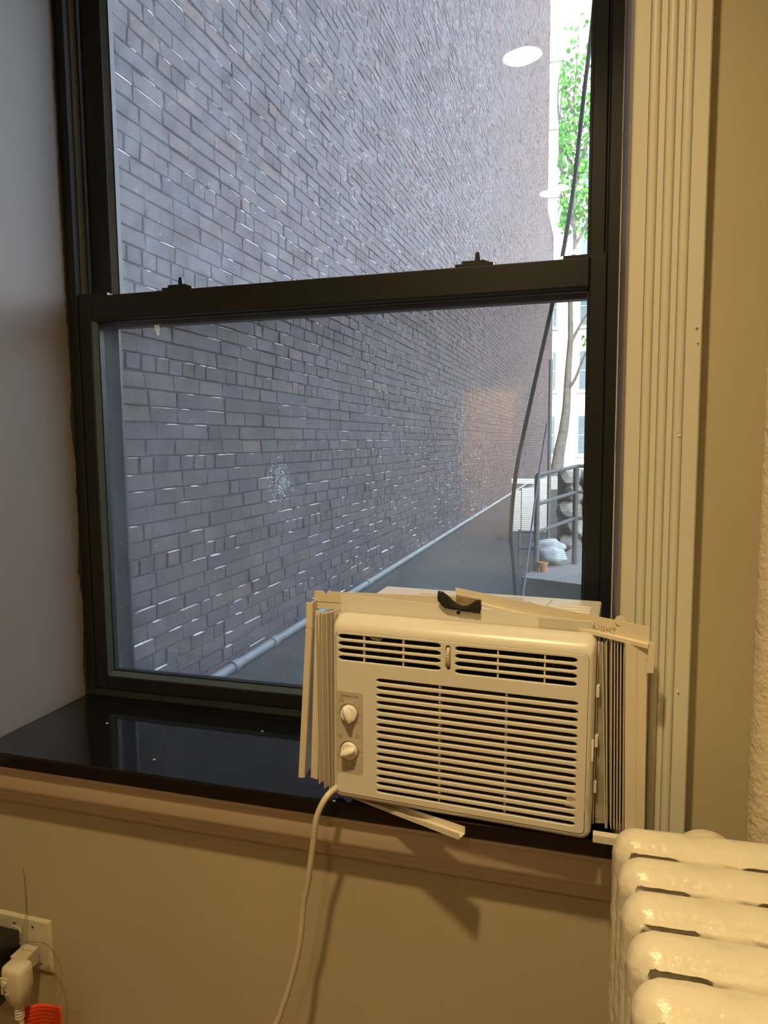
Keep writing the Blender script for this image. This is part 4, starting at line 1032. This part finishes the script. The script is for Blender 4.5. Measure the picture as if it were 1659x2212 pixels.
MB().tube([Vector((-.505, 5.02, -.62)) - RO, Vector((-.505, 5.02, -.90)) - RO], .008, 8).build('bracket', 'rail', rg, smooth=60)
MB().prism([(-.46, 4.75), (.9, 4.2), (.9, 6.9), (-.02, 6.9)], 2, -1.13, -.905).build('landing', 'concrete', label='grey landing slab with a slanted edge below the railing', category='landing')
# white boards behind
fn = thing('board_fence', 'pale boarded fence between the brick wall and the rocks', 'fence', (-.75, 9.0, -1.13))
for i, (xa, xb, zt) in enumerate(((-1.010, -.893, .715), (-.880, -.715, .745), (-.708, -.535, .790))):
    MB().box(xa + .75, xb + .75, -.02, .02, 0, zt - .2).build('board', 'fence', fn, bevel=.003)
for zz in (.2, .6): MB().box(-.26, .215, .02, .05, zz, zz + .06).build('rail', 'fence', fn)
# rocks
rockg = thing('rock_wall', 'rough grey stone retaining wall behind the railing', 'retaining wall', (-.1, 7.2, -1.13))
def rock(r, c, s):
    bm = bmesh.new(); bmesh.ops.create_icosphere(bm, subdivisions=2, radius=1.0); sd = r.uniform(0, 99)
    for v in bm.verts:
        k = 1 + .28 * noise.noise(v.co * 1.3 + Vector((sd, 0, 0))); v.co = Vector((v.co.x * s[0] * k, v.co.y * s[1] * k, v.co.z * s[2] * k)) + c
    me = bpy.data.meshes.new('stone'); bm.to_mesh(me); bm.free(); return me
for j in range(5):
    x = -.26 + (j % 2) * .07
    while x < 1.2:
        w = r3.uniform(.09, .15); h = .105
        link('stone', rock(r3, Vector((x + w, 0, .12 + j * .165)), (w, .14, h)), 'rock', rockg); x += w * 1.9
MB().box(-.26, 1.3, .05, .35, 0, .84).build('backing', 'rock', rockg)
MB().tube([(-.33, -.15, 0), (-.33, -.15, 1.9)], .018, 8).build('thin_post', 'rail', label='thin dark post rising beside the stone wall', category='post').location = (-.1 , 7.2, -1.13 + ZO)
# clutter on the ground
def lump(name, c, s, seed, mat, label, cat):
    bm = bmesh.new(); bmesh.ops.create_icosphere(bm, subdivisions=3, radius=1.0)
    for v in bm.verts:
        k = 1 + .25 * noise.noise(v.co * 2.2 + Vector((seed, 0, 0))) + .08 * noise.noise(v.co * 7 + Vector((seed, 3, 0))); v.co = Vector((v.co.x * s[0] * k, v.co.y * s[1] * k, max(-s[2] * .8, v.co.z * s[2] * k)))
    me = bpy.data.meshes.new(name); bm.to_mesh(me); bm.free(); o = link(name, me, mat, smooth=60); o.location = (c[0], c[1], c[2] + ZO); o['label'] = label; o['category'] = cat
lump('plastic_sack', (-.345, 5.75, -.84), (.13, .10, .06), 1, 'bag', 'crumpled pale plastic sack lying behind the railing, the upper one', 'sack')
lump('plastic_sack', (-.30, 5.30, -.84), (.11, .10, .06), 2, 'bag', 'crumpled pale plastic sack lying on the landing, the lower one', 'sack')
fp = thing('flower_pot', 'small orange clay pot on the landing beside the railing post', 'pot', (-.335, 4.98, -.905))
MB().lathe((0, 0, 0), [(.022, 0), (.030, .055), (.034, .055), (.034, .068), (.028, .068), (.026, .05)], 2, 18).build('pot', 'terracotta', fp, smooth=40)
cbp = smooth_path([(-.02, 2.2, 4.5), (-.022, 2.2, 1.5), (-.030, 2.2, 1.227), (-.053, 2.2, .984), (-.077, 2.2, .733), (-.106, 2.2, .535), (-.13, 2.2, .411), (-.187, 2.2, .142), (-.233, 2.2, -.095), (-.248, 2.2, -.281), (-.24, 2.2, -.367), (-.20, 2.2, -.8), (-.15, 2.2, -1.12)], 5)
MB().tube([p - Vector((-.15, 2.2, -1.13)) for p in cbp], .0062, 8).build('cable', 'cable', smooth=60, label='black cable hanging in a loose curve outside the window', category='cable').location = (-.15, 2.2, -1.13 + ZO)
MB().tube([(-.162, 2.5, .06), (-.193, 2.5, -.155), (-.236, 2.5, -.532), (-.29, 2.5, -1.1)], .0036, 6).build('wire', 'palewire', smooth=60, label='thin pale wire hanging in front of the railing', category='wire')
MB().tube([(-.0, 9.4, .45), (.05, 9.4, .47), (.055, 9.4, .62), (.075, 9.4, .70), (.125, 9.4, .71), (.145, 9.4, .66)], .012, 8).build('vent_pipe', 'rail', nb, smooth=60)
